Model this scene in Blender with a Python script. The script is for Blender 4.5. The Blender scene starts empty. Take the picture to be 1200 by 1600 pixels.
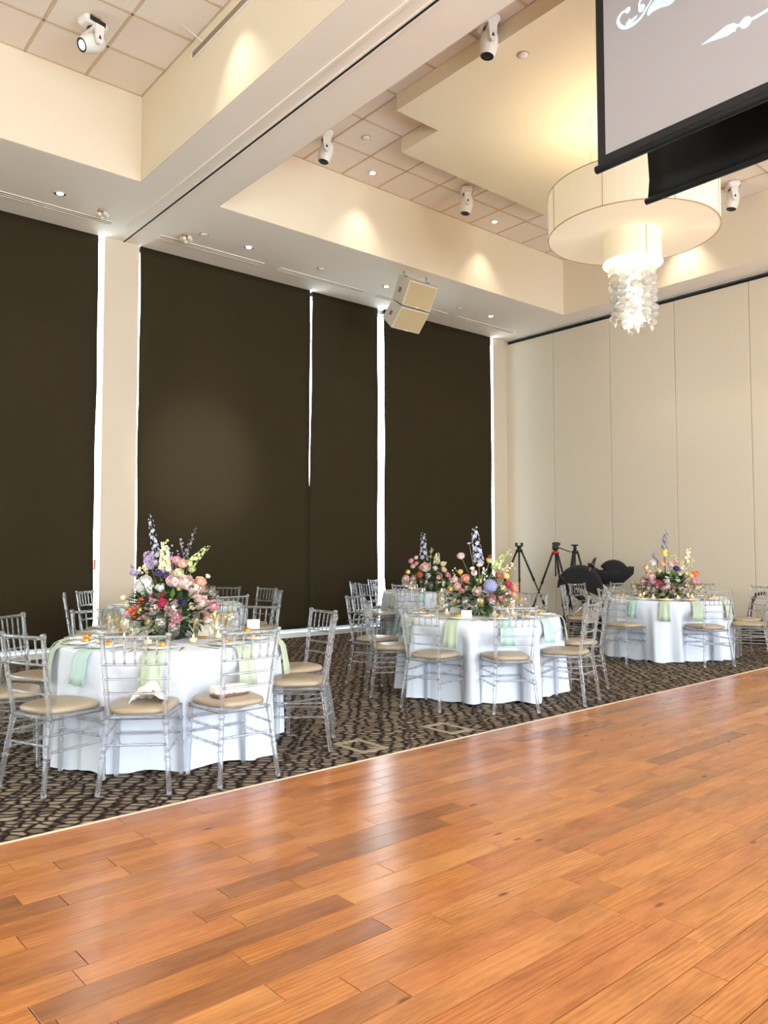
import bpy, bmesh, math, random
from mathutils import Vector, Matrix
random.seed(7)
PI = math.pi
S = bpy.context.scene
C = S.collection

# ------------------------------------------------------------------ camera
CAM = Vector((0, 0, 1.40))
FPX, YAW, PITCH, ROLL = 1224.78, math.radians(40.1996), math.radians(2.897), math.radians(-0.0752)
fw = Vector((math.sin(YAW) * math.cos(PITCH), math.cos(YAW) * math.cos(PITCH), math.sin(PITCH)))
rt = Vector((math.cos(YAW), -math.sin(YAW), 0))
up = rt.cross(fw)
rt, up = (math.cos(ROLL) * rt + math.sin(ROLL) * up, -math.sin(ROLL) * rt + math.cos(ROLL) * up)
cd = bpy.data.cameras.new('camera')
cam = bpy.data.objects.new('camera', cd)
C.objects.link(cam)
cd.sensor_fit = 'VERTICAL'
cd.sensor_height = 32
cd.lens = FPX * 32 / 1600
cd.clip_end = 200
cam.matrix_world = Matrix(((rt.x, up.x, -fw.x, CAM.x), (rt.y, up.y, -fw.y, CAM.y), (rt.z, up.z, -fw.z, CAM.z), (0, 0, 0, 1)))
S.camera = cam

# ------------------------------------------------------------------ world, daylight, exposure
SKY = 10.8
w = bpy.data.worlds.new('overcast_sky')
S.world = w
w.use_nodes = True
bg = w.node_tree.nodes['Background']
bg.inputs[0].default_value = (0.80, 0.91, 1.0, 1)
bg.inputs[1].default_value = SKY
S.view_settings.view_transform = 'Standard'
S.view_settings.look = 'None'
S.view_settings.gamma = 1
S.view_settings.use_curve_mapping = False
S.view_settings.exposure = 0.62
cy = S.cycles
cy.max_bounces = 16
cy.diffuse_bounces = 5
cy.glossy_bounces = 5
cy.transmission_bounces = 12
cy.transparent_max_bounces = 40
cy.caustics_reflective = False
cy.caustics_refractive = False
cy.sample_clamp_indirect = 6
cy.use_denoising = True

def portal(loc, sx, sy, rot):
    l = bpy.data.lights.new('window_portal', 'AREA')
    l.shape = 'RECTANGLE'
    l.size, l.size_y = sx, sy
    l.cycles.is_portal = True
    o = bpy.data.objects.new('window_portal', l)
    C.objects.link(o)
    o.location = loc
    o.rotation_euler = rot
    return o
YB, YW = -5.0, 10.93      # wall behind the camera, wall of the blinds
XL, XR = -6.0, 12.65      # wall far at the left, folding partition
BACKWIN = [(-4.6, -1.4), (-0.6, 2.6), (3.4, 6.6), (7.4, 10.6)]
for a, b in BACKWIN:
    portal(((a + b) / 2, YB - 0.12, 2.4), b - a, 3.6, (PI / 2, 0, 0))

WARM = (1.0, 0.80, 0.52)
def spot_lamp(name, loc, power, angle, blend, color=WARM, target=None, radius=0.04):
    l = bpy.data.lights.new(name, 'SPOT')
    l.energy, l.spot_size, l.spot_blend, l.color, l.shadow_soft_size = power, math.radians(angle), blend, color, radius
    o = bpy.data.objects.new(name, l)
    C.objects.link(o)
    o.location = loc
    if target is not None:
        o.rotation_euler = (Vector(target) - Vector(loc)).to_track_quat('-Z', 'Y').to_euler()
    return o
def point_lamp(name, loc, power, color=WARM, radius=0.15):
    l = bpy.data.lights.new(name, 'POINT')
    l.energy, l.color, l.shadow_soft_size = power, color, radius
    o = bpy.data.objects.new(name, l)
    C.objects.link(o)
    o.location = loc
    return o

# ------------------------------------------------------------------ helpers
def ray(x, y):
    return fw + (x - 600) / FPX * rt - (y - 800) / FPX * up
def at_z(x, y, z=0.0):
    d = ray(x, y)
    return CAM + d * ((z - CAM.z) / d.z)
def at_x(x, y, X):
    d = ray(x, y)
    return CAM + d * (X / d.x)
def at_y(x, y, Y):
    d = ray(x, y)
    return CAM + d * (Y / d.y)
def proj(P):
    d = Vector(P) - CAM
    k = d.dot(fw)
    return (600 + FPX * d.dot(rt) / k, 800 - FPX * d.dot(up) / k, k)

class MB:
    def __init__(s):
        s.v, s.f, s.sm = [], [], []
    def add(s, vs, fs, smooth=False):
        n = len(s.v)
        s.v += [tuple(p) for p in vs]
        s.f += [tuple(i + n for i in f) for f in fs]
        s.sm += [smooth] * len(fs)
        return s
    def box(s, a, b, M=None):
        x0, y0, z0 = a
        x1, y1, z1 = b
        vs = [Vector(p) for p in ((x0, y0, z0), (x1, y0, z0), (x1, y1, z0), (x0, y1, z0), (x0, y0, z1), (x1, y0, z1), (x1, y1, z1), (x0, y1, z1))]
        if M is not None:
            vs = [M @ p for p in vs]
        return s.add(vs, [(0, 3, 2, 1), (4, 5, 6, 7), (0, 1, 5, 4), (1, 2, 6, 5), (2, 3, 7, 6), (3, 0, 4, 7)])
    def bbox(s, a, b, ch=0.01, M=None):
        # box with chamfered vertical corners and chamfered top
        x0, y0, z0 = a
        x1, y1, z1 = b
        def ring(d, z):
            return [(x0 + d + ch, y0 + d, z), (x1 - d - ch, y0 + d, z), (x1 - d, y0 + d + ch, z), (x1 - d, y1 - d - ch, z), (x1 - d - ch, y1 - d, z), (x0 + d + ch, y1 - d, z), (x0 + d, y1 - d - ch, z), (x0 + d, y0 + d + ch, z)]
        rs = [ring(ch, z0), ring(0, z0 + ch), ring(0, z1 - ch), ring(ch, z1)]
        vs = [Vector(p) for r in rs for p in r]
        if M is not None:
            vs = [M @ p for p in vs]
        fs = [tuple(range(7, -1, -1)), tuple(range(24, 32))]
        for k in range(3):
            for i in range(8):
                j = (i + 1) % 8
                fs.append((k * 8 + i, k * 8 + j, k * 8 + 8 + j, k * 8 + 8 + i))
        return s.add(vs, fs)
    def lathe(s, prof, n=16, M=None, smooth=True, caps=True, wob=None):
        vs, fs = [], []
        for k, (r, z) in enumerate(prof):
            for i in range(n):
                a = 2 * PI * i / n
                rr = r if wob is None else r * wob(a, k)
                vs.append(Vector((rr * math.cos(a), rr * math.sin(a), z)))
        for k in range(len(prof) - 1):
            for i in range(n):
                j = (i + 1) % n
                fs.append((k * n + i, k * n + j, k * n + n + j, k * n + n + i))
        if caps:
            fs.append(tuple(range(n - 1, -1, -1)))
            fs.append(tuple(range((len(prof) - 1) * n, len(prof) * n)))
        if M is not None:
            vs = [M @ p for p in vs]
        return s.add(vs, fs, smooth)
    def tube(s, pts, rad, n=8, smooth=True, closed=False):
        pts = [Vector(p) for p in pts]
        m = len(pts)
        vs, fs = [], []
        prev = None
        for k, p in enumerate(pts):
            if closed:
                t = pts[(k + 1) % m] - pts[k - 1]
            else:
                t = pts[min(k + 1, m - 1)] - pts[max(k - 1, 0)]
            t.normalize()
            if prev is None:
                u = t.orthogonal().normalized()
            else:
                u = (prev - t * prev.dot(t))
                u = u.normalized() if u.length > 1e-6 else t.orthogonal().normalized()
            prev = u
            v = t.cross(u)
            r = rad[k] if isinstance(rad, (list, tuple)) else rad
            for i in range(n):
                a = 2 * PI * i / n
                vs.append(p + r * (math.cos(a) * u + math.sin(a) * v))
        for k in range(m if closed else m - 1):
            q = (k + 1) % m
            for i in range(n):
                j = (i + 1) % n
                fs.append((k * n + i, k * n + j, q * n + j, q * n + i))
        if not closed:
            fs.append(tuple(range(n - 1, -1, -1)))
            fs.append(tuple(range((m - 1) * n, m * n)))
        return s.add(vs, fs, smooth)
    def ball(s, c, r, n=10, m=6, sc=(1, 1, 1)):
        c = Vector(c)
        prof = []
        vs, fs = [], []
        for k in range(m + 1):
            t = -PI / 2 + PI * k / m
            for i in range(n):
                a = 2 * PI * i / n
                vs.append(c + Vector((r * sc[0] * math.cos(t) * math.cos(a), r * sc[1] * math.cos(t) * math.sin(a), r * sc[2] * math.sin(t))))
        for k in range(m):
            for i in range(n):
                j = (i + 1) % n
                fs.append((k * n + i, k * n + j, k * n + n + j, k * n + n + i))
        return s.add(vs, fs, True)
    def sheet(s, grid, smooth=True):
        # grid: list of rows of points
        n = len(grid[0])
        fs = []
        for k in range(len(grid) - 1):
            for i in range(n - 1):
                fs.append((k * n + i, k * n + i + 1, k * n + n + i + 1, k * n + n + i))
        return s.add([p for r in grid for p in r], fs, smooth)
    def prism(s, poly, a, b, axis='x'):
        # polygon (p,q) extruded along axis from a to b
        n = len(poly)
        def P(t, p):
            return {'x': (t, p[0], p[1]), 'y': (p[0], t, p[1]), 'z': (p[0], p[1], t)}[axis]
        vs = [P(a, p) for p in poly] + [P(b, p) for p in poly]
        fs = [tuple(range(n)), tuple(range(2 * n - 1, n - 1, -1))]
        for i in range(n):
            j = (i + 1) % n
            fs.append((i, n + i, n + j, j))
        return s.add(vs, fs)
    def mesh(s, name):
        me = bpy.data.meshes.new(name)
        me.from_pydata(s.v, [], s.f)
        me.polygons.foreach_set('use_smooth', s.sm)
        bm = bmesh.new()
        bm.from_mesh(me)
        bmesh.ops.remove_doubles(bm, verts=bm.verts, dist=1e-6)
        bmesh.ops.recalc_face_normals(bm, faces=bm.faces)
        bm.to_mesh(me)
        bm.free()
        return me
    def build(s, name, m, parent=None):
        me = s.mesh(name)
        me.materials.append(m)
        return put(name, me, parent)

def put(name, me, parent=None, loc=(0, 0, 0), rotz=0.0):
    o = bpy.data.objects.new(name, me)
    C.objects.link(o)
    o.parent = parent
    o.location = loc
    o.rotation_euler = (0, 0, rotz)
    return o
def solid(o, t, offset=0):
    m = o.modifiers.new('thickness', 'SOLIDIFY')
    m.thickness = t
    m.offset = offset
    return o
def tag(o, label=None, cat=None, group=None, kind=None):
    if label: o['label'] = label
    if cat: o['category'] = cat
    if group: o['group'] = group
    if kind: o['kind'] = kind
    return o
def thing(name, label, cat, loc=(0, 0, 0), rotz=0.0, group=None):
    o = put(name, None, None, loc, rotz)
    o.empty_display_size = 0.1
    return tag(o, label, cat, group)
def copy_tree(o, parent=None):
    c = o.copy()
    C.objects.link(c)
    c.parent = parent
    for ch in list(o.children):
        copy_tree(ch, c)
    return c

# ------------------------------------------------------------------ materials
def srgb(r, g, b):
    return tuple(((v / 255) / 12.92 if v / 255 <= 0.04045 else ((v / 255 + 0.055) / 1.055) ** 2.4) for v in (r, g, b)) + (1,)
def mat(name, col, rough=0.6, metal=0.0, spec=0.5, var=0.06, scale=40, bump=0.0, emit=None, estr=0.0, sheen=0.0, coat=0.0, sss=0.0):
    m = bpy.data.materials.new(name)
    m.use_nodes = True
    nt = m.node_tree
    b = nt.nodes['Principled BSDF']
    b.inputs['Roughness'].default_value = rough
    b.inputs['Metallic'].default_value = metal
    b.inputs['Specular IOR Level'].default_value = spec
    if sheen: b.inputs['Sheen Weight'].default_value = sheen
    if coat: b.inputs['Coat Weight'].default_value = coat
    tc = nt.nodes.new('ShaderNodeTexCoord')
    nz = nt.nodes.new('ShaderNodeTexNoise')
    nz.inputs['Scale'].default_value = scale
    nz.inputs['Detail'].default_value = 3
    nt.links.new(tc.outputs['Object'], nz.inputs['Vector'])
    mx = nt.nodes.new('ShaderNodeMix')
    mx.data_type = 'RGBA'
    mx.inputs['A'].default_value = tuple(c * (1 - var) for c in col[:3]) + (1,)
    mx.inputs['B'].default_value = tuple(min(1, c * (1 + var)) for c in col[:3]) + (1,)
    nt.links.new(nz.outputs['Fac'], mx.inputs['Factor'])
    nt.links.new(mx.outputs['Result'], b.inputs['Base Color'])
    if bump:
        bp = nt.nodes.new('ShaderNodeBump')
        bp.inputs['Strength'].default_value = bump
        bp.inputs['Distance'].default_value = 0.01
        nt.links.new(nz.outputs['Fac'], bp.inputs['Height'])
        nt.links.new(bp.outputs['Normal'], b.inputs['Normal'])
    if emit:
        b.inputs['Emission Color'].default_value = emit
        b.inputs['Emission Strength'].default_value = estr
    return m
def clear(name, tint=(0.95, 0.97, 1.0), glass=0.5, ior=1.45, rough=0.01):
    m = bpy.data.materials.new(name)
    m.use_nodes = True
    nt = m.node_tree
    nt.nodes.remove(nt.nodes['Principled BSDF'])
    out = nt.nodes['Material Output']
    tr = nt.nodes.new('ShaderNodeBsdfTransparent')
    tr.inputs[0].default_value = (*tint, 1)
    gl = nt.nodes.new('ShaderNodeBsdfGlass')
    gl.inputs['Color'].default_value = (*tint, 1)
    gl.inputs['Roughness'].default_value = rough
    gl.inputs['IOR'].default_value = ior
    mx = nt.nodes.new('ShaderNodeMixShader')
    mx.inputs[0].default_value = glass
    nt.links.new(tr.outputs[0], mx.inputs[1])
    nt.links.new(gl.outputs[0], mx.inputs[2])
    nt.links.new(mx.outputs[0], out.inputs[0])
    return m
def pane_mat(name, tint=(0.93, 0.97, 0.96)):
    m = bpy.data.materials.new(name)
    m.use_nodes = True
    nt = m.node_tree
    nt.nodes.remove(nt.nodes['Principled BSDF'])
    out = nt.nodes['Material Output']
    tr = nt.nodes.new('ShaderNodeBsdfTransparent')
    tr.inputs[0].default_value = (*tint, 1)
    gl = nt.nodes.new('ShaderNodeBsdfGlossy')
    gl.inputs['Roughness'].default_value = 0.02
    lw = nt.nodes.new('ShaderNodeLayerWeight')
    lw.inputs['Blend'].default_value = 0.5
    pw = nt.nodes.new('ShaderNodeMath'); pw.operation = 'POWER'; pw.inputs[1].default_value = 3.0
    nt.links.new(lw.outputs['Facing'], pw.inputs[0])
    fr = nt.nodes.new('ShaderNodeMath'); fr.operation = 'MULTIPLY_ADD'; fr.inputs[1].default_value = 0.5; fr.inputs[2].default_value = 0.05
    nt.links.new(pw.outputs[0], fr.inputs[0])
    mx = nt.nodes.new('ShaderNodeMixShader')
    nt.links.new(fr.outputs[0], mx.inputs[0])
    nt.links.new(tr.outputs[0], mx.inputs[1])
    nt.links.new(gl.outputs[0], mx.inputs[2])
    nt.links.new(mx.outputs[0], out.inputs[0])
    return m

M = {}
M['wall'] = mat('painted_wall', srgb(232, 219, 196), 0.85, var=0.02, scale=3)
M['pillar'] = mat('painted_pillar', srgb(210, 195, 174), 0.85, var=0.02, scale=3)
M['soffit'] = mat('painted_soffit', srgb(248, 238, 224), 0.8, var=0.02, scale=3)
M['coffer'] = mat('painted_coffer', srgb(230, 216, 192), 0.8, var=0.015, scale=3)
M['cloud'] = mat('painted_ceiling_panel', srgb(238, 226, 200), 0.8, var=0.015, scale=3)
M['tile'] = mat('mineral_fibre_tile', srgb(240, 228, 216), 0.95, var=0.05, scale=60, bump=0.15)
M['tbar'] = mat('tan_tee_grid', srgb(212, 190, 162), 0.6, var=0.03)
M['panel'] = mat('vinyl_partition', srgb(222, 209, 188), 0.55, var=0.025, scale=25, bump=0.05)
M['black'] = mat('black_gap', srgb(22, 22, 24), 0.6)
M['blackplastic'] = mat('black_plastic', srgb(26, 26, 28), 0.45)
M['blackfabric'] = mat('black_fabric', srgb(24, 24, 26), 0.9, bump=0.2, scale=120)
M['greyseam'] = mat('grey_seam', srgb(150, 148, 144), 0.6)
M['alu'] = mat('aluminium', srgb(215, 215, 212), 0.35, 0.8)
M['white'] = mat('white_paint', srgb(240, 240, 238), 0.5, var=0.02)
M['whiteplastic'] = mat('white_plastic', srgb(232, 228, 222), 0.4, var=0.02)
M['cream'] = mat('cream_enclosure', srgb(212, 204, 188), 0.6, var=0.02)
M['creamgrille'] = mat('cream_grille', srgb(196, 176, 136), 0.7, var=0.06, scale=200, bump=0.2)
M['grille'] = mat('grille_tan', srgb(168, 154, 134), 0.7)  # tan tone of grille backings, clamps and fitting bases
M['chrome'] = mat('chrome', srgb(225, 225, 228), 0.12, 1.0)
M['cloth'] = mat('white_tablecloth', srgb(217, 224, 236), 0.85, var=0.02, scale=80, bump=0.06, sheen=0.2)
M['napkin'] = mat('sage_satin', srgb(178, 192, 166), 0.45, var=0.06, scale=30, bump=0.1, sheen=0.3)
M['napkin2'] = mat('mint_satin', srgb(172, 202, 194), 0.45, var=0.06, scale=30, bump=0.1, sheen=0.3)
M['cushion'] = mat('tan_leatherette', srgb(164, 148, 124), 0.36, var=0.04, scale=60, bump=0.05)
M['china'] = mat('white_china', srgb(244, 240, 232), 0.15, var=0.01)
M['card'] = mat('white_card', srgb(246, 246, 246), 0.7, var=0.01)
M['gold'] = mat('gold_foil', srgb(214, 160, 84), 0.3, 0.7)
M['wax'] = mat('ivory_wax', srgb(246, 226, 176), 0.5, var=0.02, emit=(1.0, 0.72, 0.36, 1), estr=0.25)
M['flame'] = mat('candle_flame', (1, 0.7, 0.3, 1), 0.5, emit=(1.0, 0.62, 0.22, 1), estr=14)
M['champagne'] = clear('champagne', (0.96, 0.88, 0.62), 0.3, 1.33, 0.0)
M['acrylic'] = clear('clear_acrylic', (0.95, 0.965, 0.99), 0.55, 1.46, 0.01)
M['glass'] = pane_mat('clear_glass', (0.985, 0.985, 0.98))
M['crystal'] = clear('crystal_bead', (1.0, 0.99, 0.96), 0.75, 1.5, 0.02)
def milky(m, amount):
    nt = m.node_tree
    out = nt.nodes['Material Output']
    src = out.inputs[0].links[0].from_socket
    df = nt.nodes.new('ShaderNodeBsdfDiffuse'); df.inputs[0].default_value = (0.95, 0.94, 0.9, 1)
    tl = nt.nodes.new('ShaderNodeBsdfTranslucent'); tl.inputs[0].default_value = (0.95, 0.94, 0.9, 1)
    a = nt.nodes.new('ShaderNodeMixShader'); a.inputs[0].default_value = 0.5
    b = nt.nodes.new('ShaderNodeMixShader'); b.inputs[0].default_value = amount
    nt.links.new(df.outputs[0], a.inputs[1]); nt.links.new(tl.outputs[0], a.inputs[2])
    nt.links.new(src, b.inputs[1]); nt.links.new(a.outputs[0], b.inputs[2]); nt.links.new(b.outputs[0], out.inputs[0])
milky(M['crystal'], 0.42)
milky(M['acrylic'], 0.09)  # milky white share imitates glow along the acrylic edges
M['pane'] = pane_mat('window_glass')
M['lampglow'] = mat('downlight_lens', (1, 0.95, 0.85, 1), 0.4, emit=(1.0, 0.93, 0.8, 1), estr=12)
M['coldglow'] = mat('moving_head_lens', (0.8, 0.9, 1, 1), 0.2, emit=(0.45, 0.75, 1.0, 1), estr=3)
M['screen'] = mat('projection_screen', srgb(178, 172, 174), 0.8, var=0.01, scale=5)
M['projected'] = mat('projected_light', (0.6, 0.72, 0.74, 1), 0.8, emit=(0.55, 0.95, 1.0, 1), estr=0.40)
M['darkgreen'] = mat('dark_leaf', srgb(44, 70, 34), 0.6, var=0.35, scale=30)
M['green'] = mat('mid_leaf', srgb(92, 122, 58), 0.6, var=0.35, scale=30)
M['stem'] = mat('stem_green', srgb(96, 112, 66), 0.6, var=0.2)
M['pot'] = mat('dark_bowl', srgb(40, 46, 38), 0.4)
M['red'] = mat('red_ring', srgb(176, 40, 36), 0.4)
M['steel'] = mat('brushed_steel', srgb(190, 190, 192), 0.3, 1.0)
M['brownstrip'] = mat('tan_strap', srgb(150, 104, 70), 0.6)
M['ledge'] = mat('white_sill', srgb(232, 238, 240), 0.5, var=0.02)

def blind_material():
    m = mat('charcoal_blind_fabric', srgb(50, 43, 27), 0.8, spec=0.12, var=0.10, scale=1.2)
    nt = m.node_tree
    b = nt.nodes['Principled BSDF']
    tc = nt.nodes.new('ShaderNodeTexCoord')
    wv = nt.nodes.new('ShaderNodeTexWave')
    wv.bands_direction = 'Z'
    wv.inputs['Scale'].default_value = 60
    wv.inputs['Distortion'].default_value = 1.0
    nt.links.new(tc.outputs['Object'], wv.inputs['Vector'])
    n2 = nt.nodes.new('ShaderNodeTexNoise')
    n2.inputs['Scale'].default_value = 0.8
    mp = nt.nodes.new('ShaderNodeMapping')
    mp.inputs['Scale'].default_value = (0.6, 1, 5)
    nt.links.new(tc.outputs['Object'], mp.inputs['Vector'])
    nt.links.new(mp.outputs['Vector'], n2.inputs['Vector'])
    ad = nt.nodes.new('ShaderNodeMath')
    ad.operation = 'MULTIPLY_ADD'
    ad.inputs[1].default_value = 0.02
    nt.links.new(wv.outputs['Fac'], ad.inputs[0])
    nt.links.new(n2.outputs['Fac'], ad.inputs[2])
    bp = nt.nodes.new('ShaderNodeBump')
    bp.inputs['Strength'].default_value = 0.25
    bp.inputs['Distance'].default_value = 0.03
    nt.links.new(ad.outputs[0], bp.inputs['Height'])
    nt.links.new(bp.outputs['Normal'], b.inputs['Normal'])
    return m
M['blind'] = blind_material()

def wood_material():
    m = bpy.data.materials.new('oiled_oak_plank')
    m.use_nodes = True
    nt = m.node_tree
    N = nt.nodes.new
    L = nt.links.new
    b = nt.nodes['Principled BSDF']
    geo = N('ShaderNodeNewGeometry')
    inf = N('ShaderNodeObjectInfo')
    off = N('ShaderNodeVectorMath'); off.operation = 'MULTIPLY_ADD'
    L(inf.outputs['Random'], off.inputs[0])
    off.inputs[1].default_value = (37.0, 91.0, 0.0)
    L(geo.outputs['Position'], off.inputs[2])
    mp = N('ShaderNodeMapping')
    mp.inputs['Scale'].default_value = (1.1, 26.0, 1.0)
    L(off.outputs[0], mp.inputs['Vector'])
    n1 = N('ShaderNodeTexNoise'); n1.inputs['Scale'].default_value = 3.2; n1.inputs['Detail'].default_value = 9; n1.inputs['Roughness'].default_value = 0.68; n1.inputs['Distortion'].default_value = 0.9
    L(mp.outputs[0], n1.inputs['Vector'])
    mp2 = N('ShaderNodeMapping'); mp2.inputs['Scale'].default_value = (2.2, 13.0, 1.0)
    L(off.outputs[0], mp2.inputs['Vector'])
    wv = N('ShaderNodeTexWave'); wv.wave_type = 'BANDS'; wv.bands_direction = 'Y'
    wv.inputs['Scale'].default_value = 1.1; wv.inputs['Distortion'].default_value = 7.0; wv.inputs['Detail'].default_value = 3; wv.inputs['Detail Scale'].default_value = 0.8
    L(mp2.outputs[0], wv.inputs['Vector'])
    fine = N('ShaderNodeTexNoise'); fine.inputs['Scale'].default_value = 9; fine.inputs['Detail'].default_value = 4
    mp3 = N('ShaderNodeMapping'); mp3.inputs['Scale'].default_value = (1.5, 28.0, 1.0)
    L(off.outputs[0], mp3.inputs['Vector']); L(mp3.outputs[0], fine.inputs['Vector'])
    # per-plank base tone
    rmp = N('ShaderNodeValToRGB')
    cr = rmp.color_ramp
    cr.interpolation = 'LINEAR'
    cols = [(0.0, (152, 101, 63)), (0.10, (174, 115, 69)), (0.4, (190, 125, 68)), (0.62, (196, 131, 75)), (0.8, (184, 116, 68)), (1.0, (208, 149, 90))]
    while len(cr.elements) < len(cols):
        cr.elements.new(0.5)
    for e, (p, c) in zip(cr.elements, cols):
        e.position = p
        e.color = srgb(*c)
    L(inf.outputs['Random'], rmp.inputs[0])
    g = N('ShaderNodeValToRGB')
    g.color_ramp.elements[0].position = 0.30
    g.color_ramp.elements[0].color = (0.50, 0.44, 0.40, 1)
    g.color_ramp.elements[1].position = 0.62
    g.color_ramp.elements[1].color = (1.12, 1.1, 1.06, 1)
    L(n1.outputs['Fac'], g.inputs[0])
    mul = N('ShaderNodeMix'); mul.data_type = 'RGBA'; mul.blend_type = 'MULTIPLY'; mul.inputs['Factor'].default_value = 0.5
    L(rmp.outputs[0], mul.inputs['A']); L(g.outputs[0], mul.inputs['B'])
    g2 = N('ShaderNodeValToRGB')
    g2.color_ramp.elements[0].position = 0.0; g2.color_ramp.elements[0].color = (0.62, 0.52, 0.46, 1)
    g2.color_ramp.elements[1].position = 0.5; g2.color_ramp.elements[1].color = (1, 1, 1, 1)
    L(wv.outputs['Fac'], g2.inputs[0])
    # cathedral figure only on some planks
    sel = N('ShaderNodeMath'); sel.operation = 'GREATER_THAN'; sel.inputs[1].default_value = 0.62
    fr = N('ShaderNodeMath'); fr.operation = 'FRACT'
    f0 = N('ShaderNodeMath'); f0.operation = 'MULTIPLY'; f0.inputs[1].default_value = 17.31
    L(inf.outputs['Random'], f0.inputs[0]); L(f0.outputs[0], fr.inputs[0]); L(fr.outputs[0], sel.inputs[0])
    s2 = N('ShaderNodeMath'); s2.operation = 'MULTIPLY_ADD'; s2.inputs[1].default_value = 0.40; s2.inputs[2].default_value = 0.0
    L(sel.outputs[0], s2.inputs[0])
    mul2 = N('ShaderNodeMix'); mul2.data_type = 'RGBA'; mul2.blend_type = 'MULTIPLY'
    L(s2.outputs[0], mul2.inputs['Factor']); L(mul.outputs['Result'], mul2.inputs['A']); L(g2.outputs[0], mul2.inputs['B'])
    g3 = N('ShaderNodeValToRGB')
    g3.color_ramp.elements[0].position = 0.25; g3.color_ramp.elements[0].color = (0.72, 0.68, 0.64, 1)
    g3.color_ramp.elements[1].position = 0.55; g3.color_ramp.elements[1].color = (1, 1, 1, 1)
    L(fine.outputs['Fac'], g3.inputs[0])
    mul3 = N('ShaderNodeMix'); mul3.data_type = 'RGBA'; mul3.blend_type = 'MULTIPLY'; mul3.inputs['Factor'].default_value = 0.45
    L(mul2.outputs['Result'], mul3.inputs['A']); L(g3.outputs[0], mul3.inputs['B'])
    # knots
    vo = N('ShaderNodeTexVoronoi'); vo.voronoi_dimensions = '2D'; vo.inputs['Scale'].default_value = 1.0
    mp4 = N('ShaderNodeMapping'); mp4.inputs['Scale'].default_value = (1.3, 3.4, 1.0)
    L(off.outputs[0], mp4.inputs['Vector']); L(mp4.outputs[0], vo.inputs['Vector'])
    k = N('ShaderNodeValToRGB')
    k.color_ramp.elements[0].position = 0.018; k.color_ramp.elements[0].color = (0.16, 0.11, 0.08, 1)
    k.color_ramp.elements[1].position = 0.052; k.color_ramp.elements[1].color = (1, 1, 1, 1)
    L(vo.outputs['Distance'], k.inputs[0])
    mul4 = N('ShaderNodeMix'); mul4.data_type = 'RGBA'; mul4.blend_type = 'MULTIPLY'; kf = N('ShaderNodeSeparateColor'); L(vo.outputs['Color'], kf.inputs[0])
    kg = N('ShaderNodeMath'); kg.operation = 'GREATER_THAN'; kg.inputs[1].default_value = 0.45; L(kf.outputs[0], kg.inputs[0])
    km = N('ShaderNodeMath'); km.operation = 'MULTIPLY'; km.inputs[1].default_value = 0.72; L(kg.outputs[0], km.inputs[0]); L(km.outputs[0], mul4.inputs['Factor'])
    L(mul3.outputs['Result'], mul4.inputs['A']); L(k.outputs[0], mul4.inputs['B'])
    # broad darker clouds along the boards
    bl = N('ShaderNodeTexNoise'); bl.inputs['Scale'].default_value = 1.0; bl.inputs['Detail'].default_value = 4; bl.inputs['Roughness'].default_value = 0.6
    mp5 = N('ShaderNodeMapping'); mp5.inputs['Scale'].default_value = (2.4, 8.0, 1.0)
    L(off.outputs[0], mp5.inputs['Vector']); L(mp5.outputs[0], bl.inputs['Vector'])
    g5 = N('ShaderNodeValToRGB')
    g5.color_ramp.elements[0].position = 0.32; g5.color_ramp.elements[0].color = (0.60, 0.52, 0.48, 1)
    g5.color_ramp.elements[1].position = 0.56; g5.color_ramp.elements[1].color = (1.08, 1.06, 1.02, 1)
    L(bl.outputs['Fac'], g5.inputs[0])
    mul5 = N('ShaderNodeMix'); mul5.data_type = 'RGBA'; mul5.blend_type = 'MULTIPLY'; mul5.inputs['Factor'].default_value = 0.6
    L(mul4.outputs['Result'], mul5.inputs['A']); L(g5.outputs[0], mul5.inputs['B'])
    L(mul5.outputs['Result'], b.inputs['Base Color'])
    rr = N('ShaderNodeMapRange'); rr.inputs['To Min'].default_value = 0.15; rr.inputs['To Max'].default_value = 0.26
    L(n1.outputs['Fac'], rr.inputs['Value']); L(rr.outputs[0], b.inputs['Roughness'])
    b.inputs['Specular IOR Level'].default_value = 0.5
    bp = N('ShaderNodeBump'); bp.inputs['Strength'].default_value = 0.08; bp.inputs['Distance'].default_value = 0.004
    L(n1.outputs['Fac'], bp.inputs['Height']); L(bp.outputs['Normal'], b.inputs['Normal'])
    return m
M['wood'] = wood_material()
M['woodgap'] = mat('floor_joint_filler', srgb(60, 36, 24), 0.9)

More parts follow.
